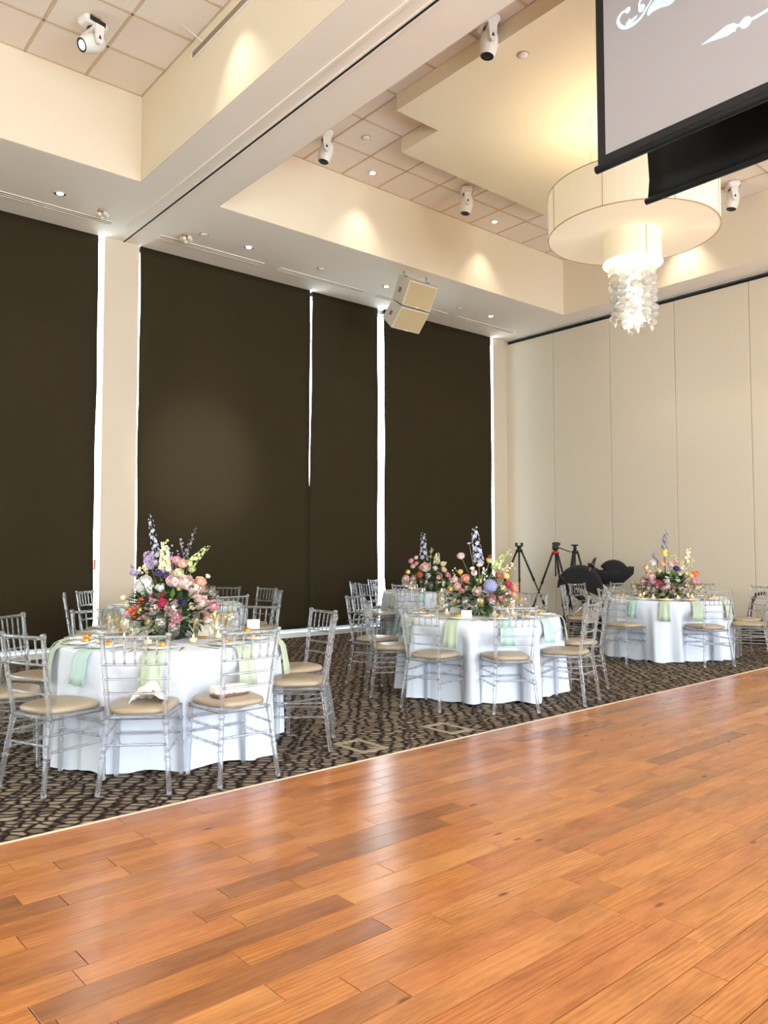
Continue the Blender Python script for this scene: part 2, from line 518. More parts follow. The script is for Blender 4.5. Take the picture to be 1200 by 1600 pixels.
def carpet_material():
    m = bpy.data.materials.new('patterned_carpet')
    m.use_nodes = True
    nt = m.node_tree
    N, L = nt.nodes.new, nt.links.new
    b = nt.nodes['Principled BSDF']
    b.inputs['Roughness'].default_value = 1.0
    b.inputs['Specular IOR Level'].default_value = 0.1
    tc = N('ShaderNodeTexCoord')
    rot = N('ShaderNodeMapping'); rot.inputs['Rotation'].default_value = (0, 0, math.radians(40))
    L(tc.outputs['Object'], rot.inputs['Vector'])
    nz = N('ShaderNodeTexNoise'); nz.inputs['Scale'].default_value = 5.0; nz.inputs['Detail'].default_value = 2
    L(rot.outputs[0], nz.inputs['Vector'])
    cen = N('ShaderNodeVectorMath'); cen.operation = 'SUBTRACT'; cen.inputs[1].default_value = (0.5, 0.5, 0.5)
    L(nz.outputs['Color'], cen.inputs[0])
    wrp = N('ShaderNodeVectorMath'); wrp.operation = 'MULTIPLY_ADD'; wrp.inputs[1].default_value = (0.12, 0.07, 0)
    L(cen.outputs[0], wrp.inputs[0]); L(rot.outputs[0], wrp.inputs[2])
    scl = N('ShaderNodeMapping'); scl.inputs['Scale'].default_value = (1 / 0.092, 1 / 0.055, 1)
    L(wrp.outputs[0], scl.inputs['Vector'])
    vo = N('ShaderNodeTexVoronoi'); vo.feature = 'DISTANCE_TO_EDGE'; vo.voronoi_dimensions = '2D'
    vo.inputs['Scale'].default_value = 1.0; vo.inputs['Randomness'].default_value = 0.6
    L(scl.outputs[0], vo.inputs['Vector'])
    vc = N('ShaderNodeTexVoronoi'); vc.feature = 'F1'; vc.voronoi_dimensions = '2D'
    vc.inputs['Scale'].default_value = 1.0; vc.inputs['Randomness'].default_value = 0.6
    L(scl.outputs[0], vc.inputs['Vector'])
    # wandering dark lines that run away from the dance floor
    sx = N('ShaderNodeSeparateXYZ'); L(wrp.outputs[0], sx.inputs[0])
    m1 = N('ShaderNodeMath'); m1.operation = 'MULTIPLY'; m1.inputs[1].default_value = 1 / 0.21
    L(sx.outputs[0], m1.inputs[0])
    pp = N('ShaderNodeMath'); pp.operation = 'PINGPONG'; pp.inputs[1].default_value = 0.5
    L(m1.outputs[0], pp.inputs[0])
    ln = N('ShaderNodeMapRange'); ln.inputs['From Min'].default_value = 0.02; ln.inputs['From Max'].default_value = 0.10; ln.inputs['To Min'].default_value = 0.25
    L(pp.outputs[0], ln.inputs['Value'])
    ed = N('ShaderNodeMapRange'); ed.inputs['From Min'].default_value = 0.07; ed.inputs['From Max'].default_value = 0.26
    L(vo.outputs['Distance'], ed.inputs['Value'])
    mn = N('ShaderNodeMath'); mn.operation = 'MULTIPLY'
    L(ln.outputs[0], mn.inputs[0]); L(ed.outputs[0], mn.inputs[1])
    tone = N('ShaderNodeMix'); tone.data_type = 'RGBA'
    tone.inputs['A'].default_value = srgb(104, 90, 76); tone.inputs['B'].default_value = srgb(176, 162, 140)
    L(vc.outputs['Color'], tone.inputs['Factor'])
    fin = N('ShaderNodeTexNoise'); fin.inputs['Scale'].default_value = 160; fin.inputs['Detail'].default_value = 2
    L(tc.outputs['Object'], fin.inputs['Vector'])
    mix = N('ShaderNodeMix'); mix.data_type = 'RGBA'
    mix.inputs['A'].default_value = srgb(36, 26, 26)
    L(mn.outputs[0], mix.inputs['Factor']); L(tone.outputs['Result'], mix.inputs['B'])
    sp = N('ShaderNodeMix'); sp.data_type = 'RGBA'; sp.blend_type = 'MULTIPLY'; sp.inputs['Factor'].default_value = 0.6
    cr = N('ShaderNodeMapRange'); cr.inputs['From Min'].default_value = 0.3; cr.inputs['From Max'].default_value = 0.7; cr.inputs['To Min'].default_value = 0.35; cr.inputs['To Max'].default_value = 1.3
    L(fin.outputs['Fac'], cr.inputs['Value'])
    L(mix.outputs['Result'], sp.inputs['A']); L(cr.outputs[0], sp.inputs['B'])
    L(sp.outputs['Result'], b.inputs['Base Color'])
    bp = N('ShaderNodeBump'); bp.inputs['Strength'].default_value = 0.3; bp.inputs['Distance'].default_value = 0.01
    L(fin.outputs['Fac'], bp.inputs['Height']); L(bp.outputs['Normal'], b.inputs['Normal'])
    return m
M['carpet'] = carpet_material()
M['motif'] = mat('woven_beige_motif', srgb(158, 146, 120), 1.0, var=0.25, scale=150)

def shade_fabric(name, col, strength):
    m = mat(name, srgb(234, 222, 196), 0.8, var=0.015, scale=6, emit=col, estr=strength)
    return m
M['drum'] = shade_fabric('lit_drum_fabric', (1.0, 0.86, 0.62, 1), 0.17)
M['drumbase'] = shade_fabric('lit_drum_diffuser', (1.0, 0.80, 0.58, 1), 0.22)
M['inner'] = shade_fabric('bright_inner_shade', (1.0, 0.90, 0.55, 1), 0.15)
M['rim'] = mat('glowing_rim', (1, 0.97, 0.85, 1), 0.5, emit=(1, 0.97, 0.86, 1), estr=1.4)
M['bulb'] = mat('frosted_bulb', (1, 0.95, 0.8, 1), 0.5, emit=(1, 0.92, 0.75, 1), estr=9)
M['seam'] = mat('shade_seam', srgb(190, 164, 110), 0.7)

# ------------------------------------------------------------------ setting: floors
TILT = 0.0204
def edge_y(x):
    return 4.128 + (x - 1.069) * TILT
fl_ang = math.atan(TILT)
floor = MB().box((XL, YB, -0.06), (XR, 4.6, -0.012)).build('floor', M['woodgap'])
tag(floor, 'orange oak plank dance floor in front of the carpet', kind='structure')
floor.location = (0, 0, 0)
# carpet slab, its near edge follows the dance floor
cp = MB().prism([(XL, edge_y(XL)), (XR, edge_y(XR)), (XR, 11.2), (XL, 11.2)], -0.06, 0.0, 'z').build('floor_carpet', M['carpet'])
tag(cp, 'dark brown and beige patterned carpet under the round tables', kind='structure')
for x0 in (3.447, 4.322):
    mb = MB()
    y0, y1, ww, hh = 4.312, 4.668, 0.245, 0.05
    mb.box((x0, y0, 0), (x0 + ww, y0 + hh, 0.003)).box((x0, y1 - hh, 0), (x0 + ww, y1, 0.003))
    mb.box((x0, y0 + hh, 0), (x0 + 0.04, y1 - hh, 0.003)).box((x0 + ww - 0.04, y0 + hh, 0), (x0 + ww, y1 - hh, 0.003))
    mb.build('carpet_motif', M['motif'], cp)
tr = MB().prism([(XL, edge_y(XL) - 0.012), (XR, edge_y(XR) - 0.012), (XR, edge_y(XR) + 0.002), (XL, edge_y(XL) + 0.002)], -0.02, 0.004, 'z').build('trim_1', mat('pale_edge_strip', srgb(214, 190, 162), 0.5))
tag(tr, 'pale metal strip between wood floor and carpet', kind='structure')

PW = 0.1245
pm = {}
def plank_mesh(n):
    if n not in pm:
        Lh, e = n / 20.0, 0.0005
        mb = MB()
        g = 0.0018
        x0, x1, y0, y1 = g, Lh - g, g, PW - g
        vs = []
        for d, z in ((0, -0.012), (0, -e), (e, 0)):
            vs += [(x0 + d, y0 + d, z), (x1 - d, y0 + d, z), (x1 - d, y1 - d, z), (x0 + d, y1 - d, z)]
        fs = [(8, 9, 10, 11)]
        for k in (0, 4):
            for i in range(4):
                j = (i + 1) % 4
                fs.append((k + i, k + j, k + 4 + j, k + 4 + i))
        me = mb.add(vs, fs).mesh('plank')
        me.materials.append(M['wood'])
        pm[n] = me
    return pm[n]
pl = []
rng = random.Random(3)
yr = -0.03
for r in range(60):
    x = XL + rng.random() * 1.0
    ybase = 4.128 - 1.069 * TILT - 0.014 - (r + 1) * PW
    while x < XR:
        n = rng.choice((9, 12, 15, 18, 20, 22, 24, 26))
        if x + n / 20 > XR:
            n = max(2, int((XR - x) * 20))
            if XR - x < 0.1: break
        yy = ybase + x * TILT
        pts = [proj((x + a * n / 20, yy + b * PW, 0)) for a in (0, 0.25, 0.5, 0.75, 1) for b in (0, 1) if (Vector((x + a * n / 20, yy + b * PW, 0)) - CAM).dot(fw) > 0.3]
        ins = [p for p in pts if -60 < p[0] < 1260 and p[1] < 1680]
        size = n / 20 / min(p[2] for p in ins) ** 2 if ins else 0
        pl.append((size, x, yy, n))
        x += n / 20
pl.sort(key=lambda t: -t[0])
rest = MB()
for k, (size, x, yy, n) in enumerate(pl):
    if k < 300 and size > 0:
        put('plank', plank_mesh(n), floor, (x, yy, rng.uniform(-0.0004, 0.0004)), fl_ang)
    elif yy > YB + 0.2:
        rest.box((x, yy, -0.012), (x + n / 20 - 0.0015, yy + PW - 0.0015, 0))
o = rest.build('plank_field', M['wood'], floor)
tag(o, kind='stuff')

# ------------------------------------------------------------------ setting: ceiling
ZS, ZT, ZP = 5.879, 6.936, 6.736
CXL, CX0, CX1, CX2, CY0, CY1 = -4.6, 3.755, 4.79, 12.08, 1.4, 9.0
mb = MB()
mb.box((XL, CY1, ZS), (XR + 0.3, 11.3, 7.15))
mb.box((CX0, CY0, ZS), (CX1, CY1, 7.15))
mb.box((CX2, CY0, ZS), (XR + 0.3, CY1, 7.15))
mb.box((XL, CY0, ZS), (CXL, CY1, 7.15))
mb.box((XL, YB - 0.3, ZS), (XR + 0.3, CY0, 7.15))
mb.box((XL, CY0, ZT + 0.05), (XR, CY1, 7.2))
ceil = mb.build('ceiling', M['soffit'])
tag(ceil, 'pale plaster ceiling with two tiled coffers and a beam between', kind='structure')
# plaster faces of the coffers
for (a, b) in (((CX1, CY1 - 0.012, ZS + 0.002), (CX2, CY1, ZT)), ((CX2 - 0.012, CY0, ZS + 0.002), (CX2, CY1, ZT)), ((CX1, CY0, ZS + 0.002), (CX1 + 0.012, CY1, ZT)),
               ((CXL, CY1 - 0.012, ZS + 0.002), (CX0, CY1, ZT)), ((CX0 - 0.012, CY0, ZS + 0.002), (CX0, CY1, ZT))):
    MB().box(a, b).build('coffer_face', M['coffer'], ceil)
TP = 0.675
def tile_field(xs, ys):
    grid = MB()
    for i in range(len(xs) - 1):
        for j in range(len(ys) - 1):
            a, b, c, d = xs[i] + 0.012, xs[i + 1] - 0.012, ys[j] + 0.012, ys[j + 1] - 0.012
            if b - a < 0.03 or d - c < 0.03: continue
            P = proj(((a + b) / 2, (c + d) / 2, ZT))
            vis = P[2] > 1 and -200 < P[0] < 1400 and P[1] > -250
            mb = MB()
            e = 0.006
            vs = []
            for q, z in ((0, ZT + 0.03), (0, ZT + 0.008), (e, ZT + 0.002)):
                vs += [(a + q, c + q, z), (b - q, c + q, z), (b - q, d - q, z), (a + q, d - q, z)]
            fs = [(8, 9, 10, 11)]
            for k in (0, 4):
                for ii in range(4):
                    jj = (ii + 1) % 4
                    fs.append((k + ii, k + jj, k + 4 + jj, k + 4 + ii))
            if vis:
                mb.add(vs, fs).build('tile', M['tile'], ceil)
            else:
                hid.add(vs, fs)
    for x in xs:
        grid.box((x - 0.013, ys[0], ZT - 0.003), (x + 0.013, ys[-1], ZT + 0.03))
    for y in ys:
        grid.box((xs[0], y - 0.013, ZT - 0.003), (xs[-1], y + 0.013, ZT + 0.029))
    g = grid.build('tile_grid', M['tbar'], ceil)
    tag(g, kind='stuff')
hid = MB()
ys = [8.985 - TP * k for k in range(12)][::-1]
ys = [CY0] + [y for y in ys if y > CY0 + 0.05]
tile_field([CX1] + [5.437 + TP * k for k in range(10)] + [CX2], ys)
tile_field([CXL] + [v for v in [3.742 - TP * k for k in range(12)][::-1] if v > CXL + 0.05], ys)
o = hid.build('tile_field', M['tile'], ceil)
tag(o, kind='stuff')
# dropped plaster panel with notched corners
x0, x1, xa, xb, yn, yf = 6.085, 10.72, 6.785, 10.02, 6.955, 7.66
ym, ynear = 3.3, 2.65
poly = [(x0, ym), (xa, ym), (xa, ynear), (xb, ynear), (xb, ym), (x1, ym), (x1, yn), (xb, yn), (xb, yf), (xa, yf), (xa, yn), (x0, yn)]
cl = MB().prism(poly, ZP, ZT - 0.004, 'z').build('ceiling_panel', M['cloud'])
tag(cl, 'cream dropped ceiling panel with notched corners above the chandelier', kind='structure')
# track of the folding partition along the beam
t2 = MB().box((4.288, CY0 - 3, ZS - 0.006), (4.318, YW, ZS + 0.01)).build('trim_2', M['black'])
tag(t2, 'black slot of the partition track along the beam', kind='structure')
t3 = MB().box((4.268, CY0 - 3, ZS - 0.010), (4.288, YW, ZS)).box((4.318, CY0 - 3, ZS - 0.010), (4.338, YW, ZS)).box((4.12, CY0 - 3, ZS - 0.014), (4.15, YW - 0.5, ZS)).build('trim_3', M['soffit'])
tag(t3, 'painted ridges beside the partition track', kind='structure')
# slot diffuser in the side of the left coffer
sl = thing('air_slot', 'long brown air slot in the coffer side above the beam', 'vent', (CX0 - 0.013, 5.4, 6.765))
MB().box((-0.014, -2.2, -0.036), (0.0, 2.215, 0.036)).build('slot_void', mat('slot_dark', srgb(150, 130, 104), 0.8), sl)
MB().box((-0.018, -2.23, 0.036), (0.0, 2.23, 0.042)).box((-0.018, -2.23, -0.046), (0.0, 2.23, -0.036)).box((-0.018, 2.215, -0.036), (0.0, 2.23, 0.036)).build('frame', M['white'], sl)
o = MB().tube([(CX0 - 0.25, 7.45, ZT), (CX0 - 0.02, 7.38, 6.80), (CX0 - 0.016, 7.35, 6.70)], 0.006, 6).build('hanging_cable', M['white'])
tag(o, 'short white cable hanging across the brown air slot', 'cable')

# ------------------------------------------------------------------ setting: window wall
mb = MB()
mb.box((XL, 11.14, 5.86), (XR + 0.3, 11.3, ZS)).box((XL, 11.14, -0.05), (XR + 0.3, 11.3, 0.02))
mb.box((12.235, YW, 0), (XR + 0.3, YW + 0.035, ZS))
wb = mb.build('wall_back', M['pillar'])
tag(wb, 'window wall behind the dark blinds', kind='structure')
pil = MB().prism([(4.03, YW - 0.02), (4.538, YW - 0.02), (4.538, YW + 0.03), (4.46, 11.3), (4.24, 11.3), (4.03, YW + 0.03)], 0, ZS, 'z').build('pillar', M['pillar'])
tag(pil, 'cream pillar between the two window bays', kind='structure')
sill = MB().box((XL, 10.80, 0), (4.03, 11.05, 0.075)).box((4.538, 10.80, 0), (12.235, 11.05, 0.075)).build('trim_4', M['ledge'])
tag(sill, 'low white sill along the foot of the windows', kind='structure')
def window(n, a, b, mull):
    fr = MB().box((a, 11.05, 0.06), (b, 11.12, 0.14)).box((a, 11.05, 5.82), (b, 11.12, 5.872))
    wo = fr.build('window_%d' % n, M['white'])
    tag(wo, 'tall glazed window bay behind dark blinds', kind='structure')
    for x in mull:
        MB().box((x - 0.03, 11.05, 0.14), (x + 0.03, 11.12, 5.82)).build('mullion', M['white'], wo)
    ed = [a] + list(mull) + [b]
    for i in range(len(ed) - 1):
        MB().box((ed[i] + 0.03, 11.08, 0.14), (ed[i + 1] - 0.03, 11.09, 5.82)).build('pane', M['pane'], wo)
window(1, XL, 4.20, [-4.2, -2.2, -0.2, 1.8, 3.4])
window(2, 4.50, 12.60, [5.6, 6.6, 8.3, 10.2, 11.2])
def blind(a, b, label, z0=0.13, seed=0, lshift=0.0, yoff=0.0):
    t = thing('roller_blind', label, 'blind', ((a + b) / 2, YW, ZS - 0.03))
    rg = random.Random(seed)
    g = []
    nx, nz = 24, 44
    ph = [rg.uniform(0, 6) for _ in range(4)]
    for k in range(nz + 1):
        z = z0 + (ZS + 0.004 - z0) * k / nz
        row = []
        low = max(0, 1 - (z - z0) / 2.2)
        for i in range(nx + 1):
            x = a + (b - a) * i / nx
            dx = 0
            if i in (0, nx):
                dx = 0.006 * math.sin(z * 1.7 + ph[0]) + 0.004 * math.sin(z * 4.1 + ph[1])
            yy = YW + 0.012 * low * math.sin(z * 7 + 1.2 * math.sin(x * 1.3 + ph[2]) + ph[3]) * (0.5 + 0.5 * math.sin(x * 0.9 + ph[0])) + 0.006 * math.sin(x * 1.1 + ph[1])
            if i == 0: dx += lshift * max(0.0, 1 - (z - z0) / (ZS - z0)) ** 1.3
            row.append((x + dx - (a + b) / 2, yy - YW + yoff, z - (ZS - 0.03)))
        g.append(row)
    f = MB().sheet(g).build('fabric', M['blind'], t)
    solid(f, 0.004)
    MB().box((a - (a + b) / 2 + 0.01, 0.008 + yoff, -0.04), (b - (a + b) / 2 - 0.01, 0.07 + yoff, 0.032)).build('head_rail', M['blackplastic'], t)
    MB().tube([(a - (a + b) / 2 + 0.01, 0, z0 - ZS + 0.03), (b - (a + b) / 2 - 0.01, 0, z0 - ZS + 0.03)], 0.012, 8).build('bottom_bar', M['blackplastic'], t)
    return t
blind(0.35, 3.953, 'wide dark charcoal blind beside the pillar, on the side of the lit moving head', seed=1)
blind(-3.4, 0.27, 'unseen dark charcoal blind farthest from the pillar and the partition', seed=9)  # out of view, kept to block daylight from the window
blind(4.562, 7.588, 'widest dark blind next to the pillar, behind the tall magenta bouquet', seed=2)
blind(7.650, 9.118, 'narrow dark blind between the two thin bright gaps', seed=3, lshift=-0.10, yoff=0.03)
blind(9.242, 12.168, 'dark charcoal blind ending at the corner beside the beige partition', seed=4)
o = MB().bbox((3.985, 10.99, 1.15), (4.01, 11.03, 1.30), 0.006).build('window_handle', M['red'])
tag(o, 'small dark red handle in the bright gap beside the pillar', 'handle')

# other walls
wl = MB().box((XL - 0.3, YB - 0.3, -0.05), (XL, 11.3, ZS)).build('wall_left', M['wall'])
tag(wl, 'plain cream wall', kind='structure')
mb = MB()
prev = XL
for a, b in BACKWIN:
    mb.box((prev, YB - 0.3, 0), (a, YB, ZS))
    mb.box((a, YB - 0.3, 0), (b, YB, 0.6)).box((a, YB - 0.3, 4.2), (b, YB, ZS))
    prev = b
mb.box((prev, YB - 0.3, 0), (XR + 0.3, YB, ZS))
o = mb.build('wall_front', M['wall'])
tag(o, 'cream wall with windows on the daylight side', kind='structure')

# folding partition at the far right: each panel a part
wr = MB().box((XR + 0.06, YB - 0.3, -0.05), (XR + 0.3, 11.3, ZS)).build('wall_right', M['black'])
tag(wr, 'beige folding partition of tall panels with a black head track', kind='structure')
py = [10.985] + [9.70 - 1.31 * k for k in range(12)]
for i in range(len(py) - 1):
    a, b = py[i + 1] + 0.005, py[i] - 0.005
    if i == 0: b = py[0]
    MB().bbox((XR, a, 0.025), (XR + 0.055, b, 5.79), 0.004).build('panel', M['panel'], wr)
    MB().box((XR + 0.012, py[i + 1] - 0.004, 0.025), (XR + 0.05, py[i + 1] + 0.004, 5.79)).build('seal', M['greyseam'], wr)
o = MB().box((XR - 0.03, YB, 5.85), (XR + 0.06, 10.97, ZS)).build('trim_5', M['alu'])
tag(o, 'pale track edge above the partition', kind='structure')
o = MB().box((XR - 0.012, 0, 0.0), (XR + 0.002, 10.96, 0.03)).build('baseboard_right', M['greyseam'])
tag(o, 'dark floor seal of the partition', kind='structure')

# ------------------------------------------------------------------ projection screens, back to back
def sx(px, py, X):
    P = at_x(px, py, X)
    return P
XS = 5.30
SB = 4.49
t = thing('projection_screen', 'hanging projection screen showing pale cyan scrollwork and an arrow', 'screen', (XS, 1.4, SB - 0.05))
YA = 3.595     # edge of the black border nearest the windows
def loc(P):
    return (P[0] - XS, P[1] - 1.4, P[2] - SB + 0.05)
mb = MB()
YE = -1.2
mb.box(loc((XS, YE, SB)), loc((XS + 0.006, YA, 6.86)))
mb.build('border', M['black'], t)
MB().box(loc((XS - 0.003, YE + 0.08, SB + 0.075)), loc((XS, YA - 0.075, 6.80))).build('fabric', M['screen'], t)
MB().tube([loc((XS, YE - 0.02, SB - 0.02)), loc((XS, YA + 0.015, SB - 0.02))], 0.032, 10).build('bottom_bar', M['blackplastic'], t)
MB().bbox(loc((XS - 0.08, YE - 0.15, 6.82)), loc((XS + 0.10, YA + 0.15, 6.93)), 0.01).build('case', M['white'], t)
# projected ornament, flat light on the fabric
def ribbon(mb, pts, wd):
    XP = XS - 0.006
    P = [sx(930 + a / 4.444, b / 4.444, XP) for a, b in pts]
    n = len(P)
    L_, R_ = [], []
    for k in range(n):
        d = P[min(k + 1, n - 1)] - P[max(k - 1, 0)]
        d.normalize()
        q = Vector((0, -d.z, d.y)) * (wd[k] / 2)
        L_.append(P[k] + q)
        R_.append(P[k] - q)
    g = []
    for k in range(n):
        g.append([L_[k] - Vector(t.location), R_[k] - Vector(t.location)])
    mb.sheet(g, False)
def disc(mb, cx, cy, r):
    XP = XS - 0.0065
    c = sx(930 + cx / 4.444, cy / 4.444, XP) - Vector(t.location)
    vs = [c] + [c + Vector((0, r * math.cos(2 * PI * i / 20), r * math.sin(2 * PI * i / 20))) for i in range(20)]
    mb.add(vs, [(0, 1 + i, 1 + (i + 1) % 20) for i in range(20)])
def smooth(pts, m=6):
    out = []
    for k in range(len(pts) - 1):
        p0, p1, p2, p3 = pts[max(k - 1, 0)], pts[k], pts[k + 1], pts[min(k + 2, len(pts) - 1)]
        for i in range(m):
            u = i / m
            out.append(tuple(0.5 * (2 * p1[c] + (p2[c] - p0[c]) * u + (2 * p0[c] - 5 * p1[c] + 4 * p2[c] - p3[c]) * u * u + (3 * p1[c] - p0[c] - 3 * p2[c] + p3[c]) * u ** 3) for c in (0, 1)))
    out.append(pts[-1])
    return out
orn = MB()
p = smooth([(226, 70), (196, 82), (170, 110), (158, 150), (178, 184), (215, 190), (265, 168), (318, 120), (352, 66), (384, 12), (420, -50), (480, -110)])
ribbon(orn, p, [0.013 + 0.016 * math.sin(PI * min(1, k / (len(p) * 0.8))) for k in range(len(p))])
disc(orn, 226, 70, 0.024)
p = smooth([(218, 178), (240, 158), (262, 138), (292, 106)])
ribbon(orn, p, [0.05 * (1 - k / len(p)) ** 0.8 + 0.004 for k in range(len(p))])
p = smooth([(228, 172), (232, 150), (240, 126)])
ribbon(orn, p, [0.035 * (1 - k / len(p)) + 0.003 for k in range(len(p))])
p = smooth([(322, 62), (306, 40), (312, 8), (340, -22), (370, -30)])
ribbon(orn, p, [0.018] * len(p))
disc(orn, 322, 56, 0.030)
p = smooth([(366, 108), (386, 70), (420, 36), (466, 14), (520, 6), (560, -20)])
ribbon(orn, p, [0.006 + 0.075 * math.sin(PI * (k + 0.5) / (len(p) + 0.5)) ** 0.8 for k in range(len(p))])
p = smooth([(400, 30), (440, 10), (500, -6), (548, -16)])
ribbon(orn, p, [0.02 + 0.05 * math.sin(PI * (k + 0.5) / (len(p) + 0.5)) for k in range(len(p))])
o = orn.build('projected_scroll', M['projected'], t)
orn = MB()
p = [(735, 312), (800, 276), (860, 244), (915, 212), (960, 190), (985, 180), (1030, 160)]
ribbon(orn, p, [0.002, 0.026, 0.052, 0.078, 0.062, 0.022, 0.020])
for e in ((976, 164), (978, 216)):
    ribbon(orn, [(920, 212), (950, (192 + e[1]) / 2 + 2), e], [0.05, 0.03, 0.002])
disc(orn, 1044, 156, 0.040)
p = [(1060, 148), (1140, 104), (1230, 48), (1400, -60)]
ribbon(orn, p, [0.020, 0.022, 0.022, 0.022])
o = orn.build('projected_arrow', M['projected'], t)
t = thing('projection_screen', 'black back of a second hanging screen, lower and behind the lit one', 'screen', (6.08, 1.4, 4.45))
g = []
for k in range(13):
    z = 2.40 * k / 12
    row = []
    for i in range(25):
        y = 2.225 - 4.8 * i / 24
        b_ = 0.03 * math.exp(-((z - 0.18) / 0.12) ** 2) * (0.5 + 0.5 * math.sin(i * 0.5)) + (0.02 * math.sin(z * 6) * math.exp(-i / 3))
        row.append((b_, y, z))
    g.append(row)
o = MB().sheet(g).build('fabric', mat('black_screen_back', srgb(16, 14, 13), 0.5, spec=0.25), t)
solid(o, 0.004)
MB().tube([(0, -2.6, 0.0), (0, 2.24, 0.0)], 0.028, 10).build('bottom_bar', M['blackplastic'], t)
MB().bbox((-0.08, -2.6, 2.16), (0.10, 2.35, 2.27), 0.01).build('case', M['white'], t)

# ------------------------------------------------------------------ chandelier
CX, CYY = 8.4, 5.226
t = thing('chandelier', 'large cream fabric drum chandelier with a cluster of crystal beads', 'chandelier', (CX, CYY, 4.05))
R0, ZB, ZTOP = 1.004, 5.268 - 4.05, 5.80 - 4.05
n = 64
def ring_wall(r, z0, z1, th):
    mb = MB()
    vs, fs = [], []
    for i in range(n):
        a = 2 * PI * i / n
        c, s_ = math.cos(a), math.sin(a)
        vs += [(r * c, r * s_, z0), (r * c, r * s_, z1), ((r - th) * c, (r - th) * s_, z1), ((r - th) * c, (r - th) * s_, z0)]
    for i in range(n):
        j = (i + 1) % n
        for k in range(4):
            l = (k + 1) % 4
            fs.append((i * 4 + k, j * 4 + k, j * 4 + l, i * 4 + l))
    return mb.add(vs, fs)
ring_wall(R0, ZB, ZTOP, 0.006).build('drum_shade', M['drum'], t)
ring_wall(R0 - 0.006, ZB + 0.002, ZB + 0.012, R0 - 0.33).build('diffuser', M['drumbase'], t)
mb = MB()
for i in range(8):
    a = 2 * PI * (i + 0.31) / 8
    c = Vector((math.cos(a), math.sin(a), 0))
    mb.tube([c * (R0 + 0.001) + Vector((0, 0, ZB)), c * (R0 + 0.001) + Vector((0, 0, ZTOP))], 0.004, 5)
mb.build('seams', M['seam'], t)
MB().tube([(R0 * math.cos(2 * PI * i / n), R0 * math.sin(2 * PI * i / n), ZB) for i in range(n)], 0.006, 6, closed=True).build('lower_hoop', M['seam'], t)
MB().tube([(R0 * math.cos(2 * PI * i / n), R0 * math.sin(2 * PI * i / n), ZTOP) for i in range(n)], 0.006, 6, closed=True).build('upper_hoop', M['seam'], t)
RI = 0.339
ring_wall(RI, 4.905 - 4.05, ZB + 0.002, 0.006).build('inner_shade', M['inner'], t)
MB().tube([(RI * math.cos(2 * PI * i / n), RI * math.sin(2 * PI * i / n), 4.905 - 4.05) for i in range(n)], 0.015, 8, closed=True).build('glowing_rim', M['rim'], t)
MB().tube([(RI * 0.999 * math.cos(-2.1), RI * 0.999 * math.sin(-2.1), 4.92 - 4.05), (RI * math.cos(-2.1), RI * math.sin(-2.1), ZB)], 0.005, 5).build('shade_seam', M['seam'], t)
for a in range(3):
    q = 2 * PI * a / 3 + 0.4
    MB().tube([(0.5 * math.cos(q), 0.5 * math.sin(q), ZTOP - 0.02), (0.5 * math.cos(q), 0.5 * math.sin(q), ZP - 4.05)], 0.005, 6).build('suspension_rod', M['chrome'], t)
mb = MB()
for a in range(3):
    q = 2 * PI * a / 3 + 0.4
    mb.tube([(R0 * math.cos(q), R0 * math.sin(q), ZTOP - 0.02), (0, 0, ZTOP - 0.02)], 0.008, 6)
mb.build('spider', M['chrome'], t)
MB().lathe([(0.14, ZP - 4.05 - 0.02), (0.14, ZP - 4.05)], 32).build('ceiling_plate', M['white'], t)
bead = MB().lathe([(0.012, -0.042), (0.050, -0.030), (0.066, 0.0), (0.050, 0.030), (0.012, 0.042)], 8, smooth=False).mesh('bead')
bead.materials.append(M['crystal'])
drop = MB().lathe([(0.003, -0.055), (0.018, -0.03), (0.022, -0.008), (0.008, 0.02)], 8, smooth=False).mesh('drop')
drop.materials.append(M['crystal'])
rg = random.Random(5)
for (rr, cnt, z_end) in ((0.225, 10, 0.13), (0.10, 5, 0.09)):
    for i in range(cnt):
        a = 2 * PI * (i + rg.uniform(-.12, .12)) / cnt
        px_, py_ = rr * math.cos(a), rr * math.sin(a)
        zb = z_end + rg.uniform(0, 0.09)
        MB().tube([(px_, py_, zb - 0.03), (px_, py_, 0.93)], 0.003, 4).build('strand', M['chrome'], t)
        z = zb
        while z < 0.93:
            o = put('bead', bead, t, (px_ + rg.uniform(-.012, .012), py_ + rg.uniform(-.012, .012), z), rg.uniform(0, 6))
            o.rotation_euler = (rg.uniform(-.35, .35), rg.uniform(-.35, .35), rg.uniform(0, 6))
            s_ = rg.uniform(0.85, 1.12)
            o.scale = (s_, s_, s_)
            z += 0.092
        put('drop', drop, t, (px_, py_, zb - 0.06))
for i in range(6):
    a = 2 * PI * i / 6
    MB().ball((0.17 * math.cos(a), 0.17 * math.sin(a), 0.84), 0.03).build('bulb', M['bulb'], t)
for z in (0.30, 0.48, 0.66):
    MB().ball((0, 0, z), 0.022).build('bulb', M['bulb'], t)
point_lamp('chandelier_uplight', (CX, CYY, 5.52), 34, (1.0, 0.87, 0.68), 0.35)
for z_ in (4.25, 4.52, 4.76):
    point_lamp('chandelier_downlight', (CX, CYY, z_), 26, (1.0, 0.92, 0.76), 0.04)

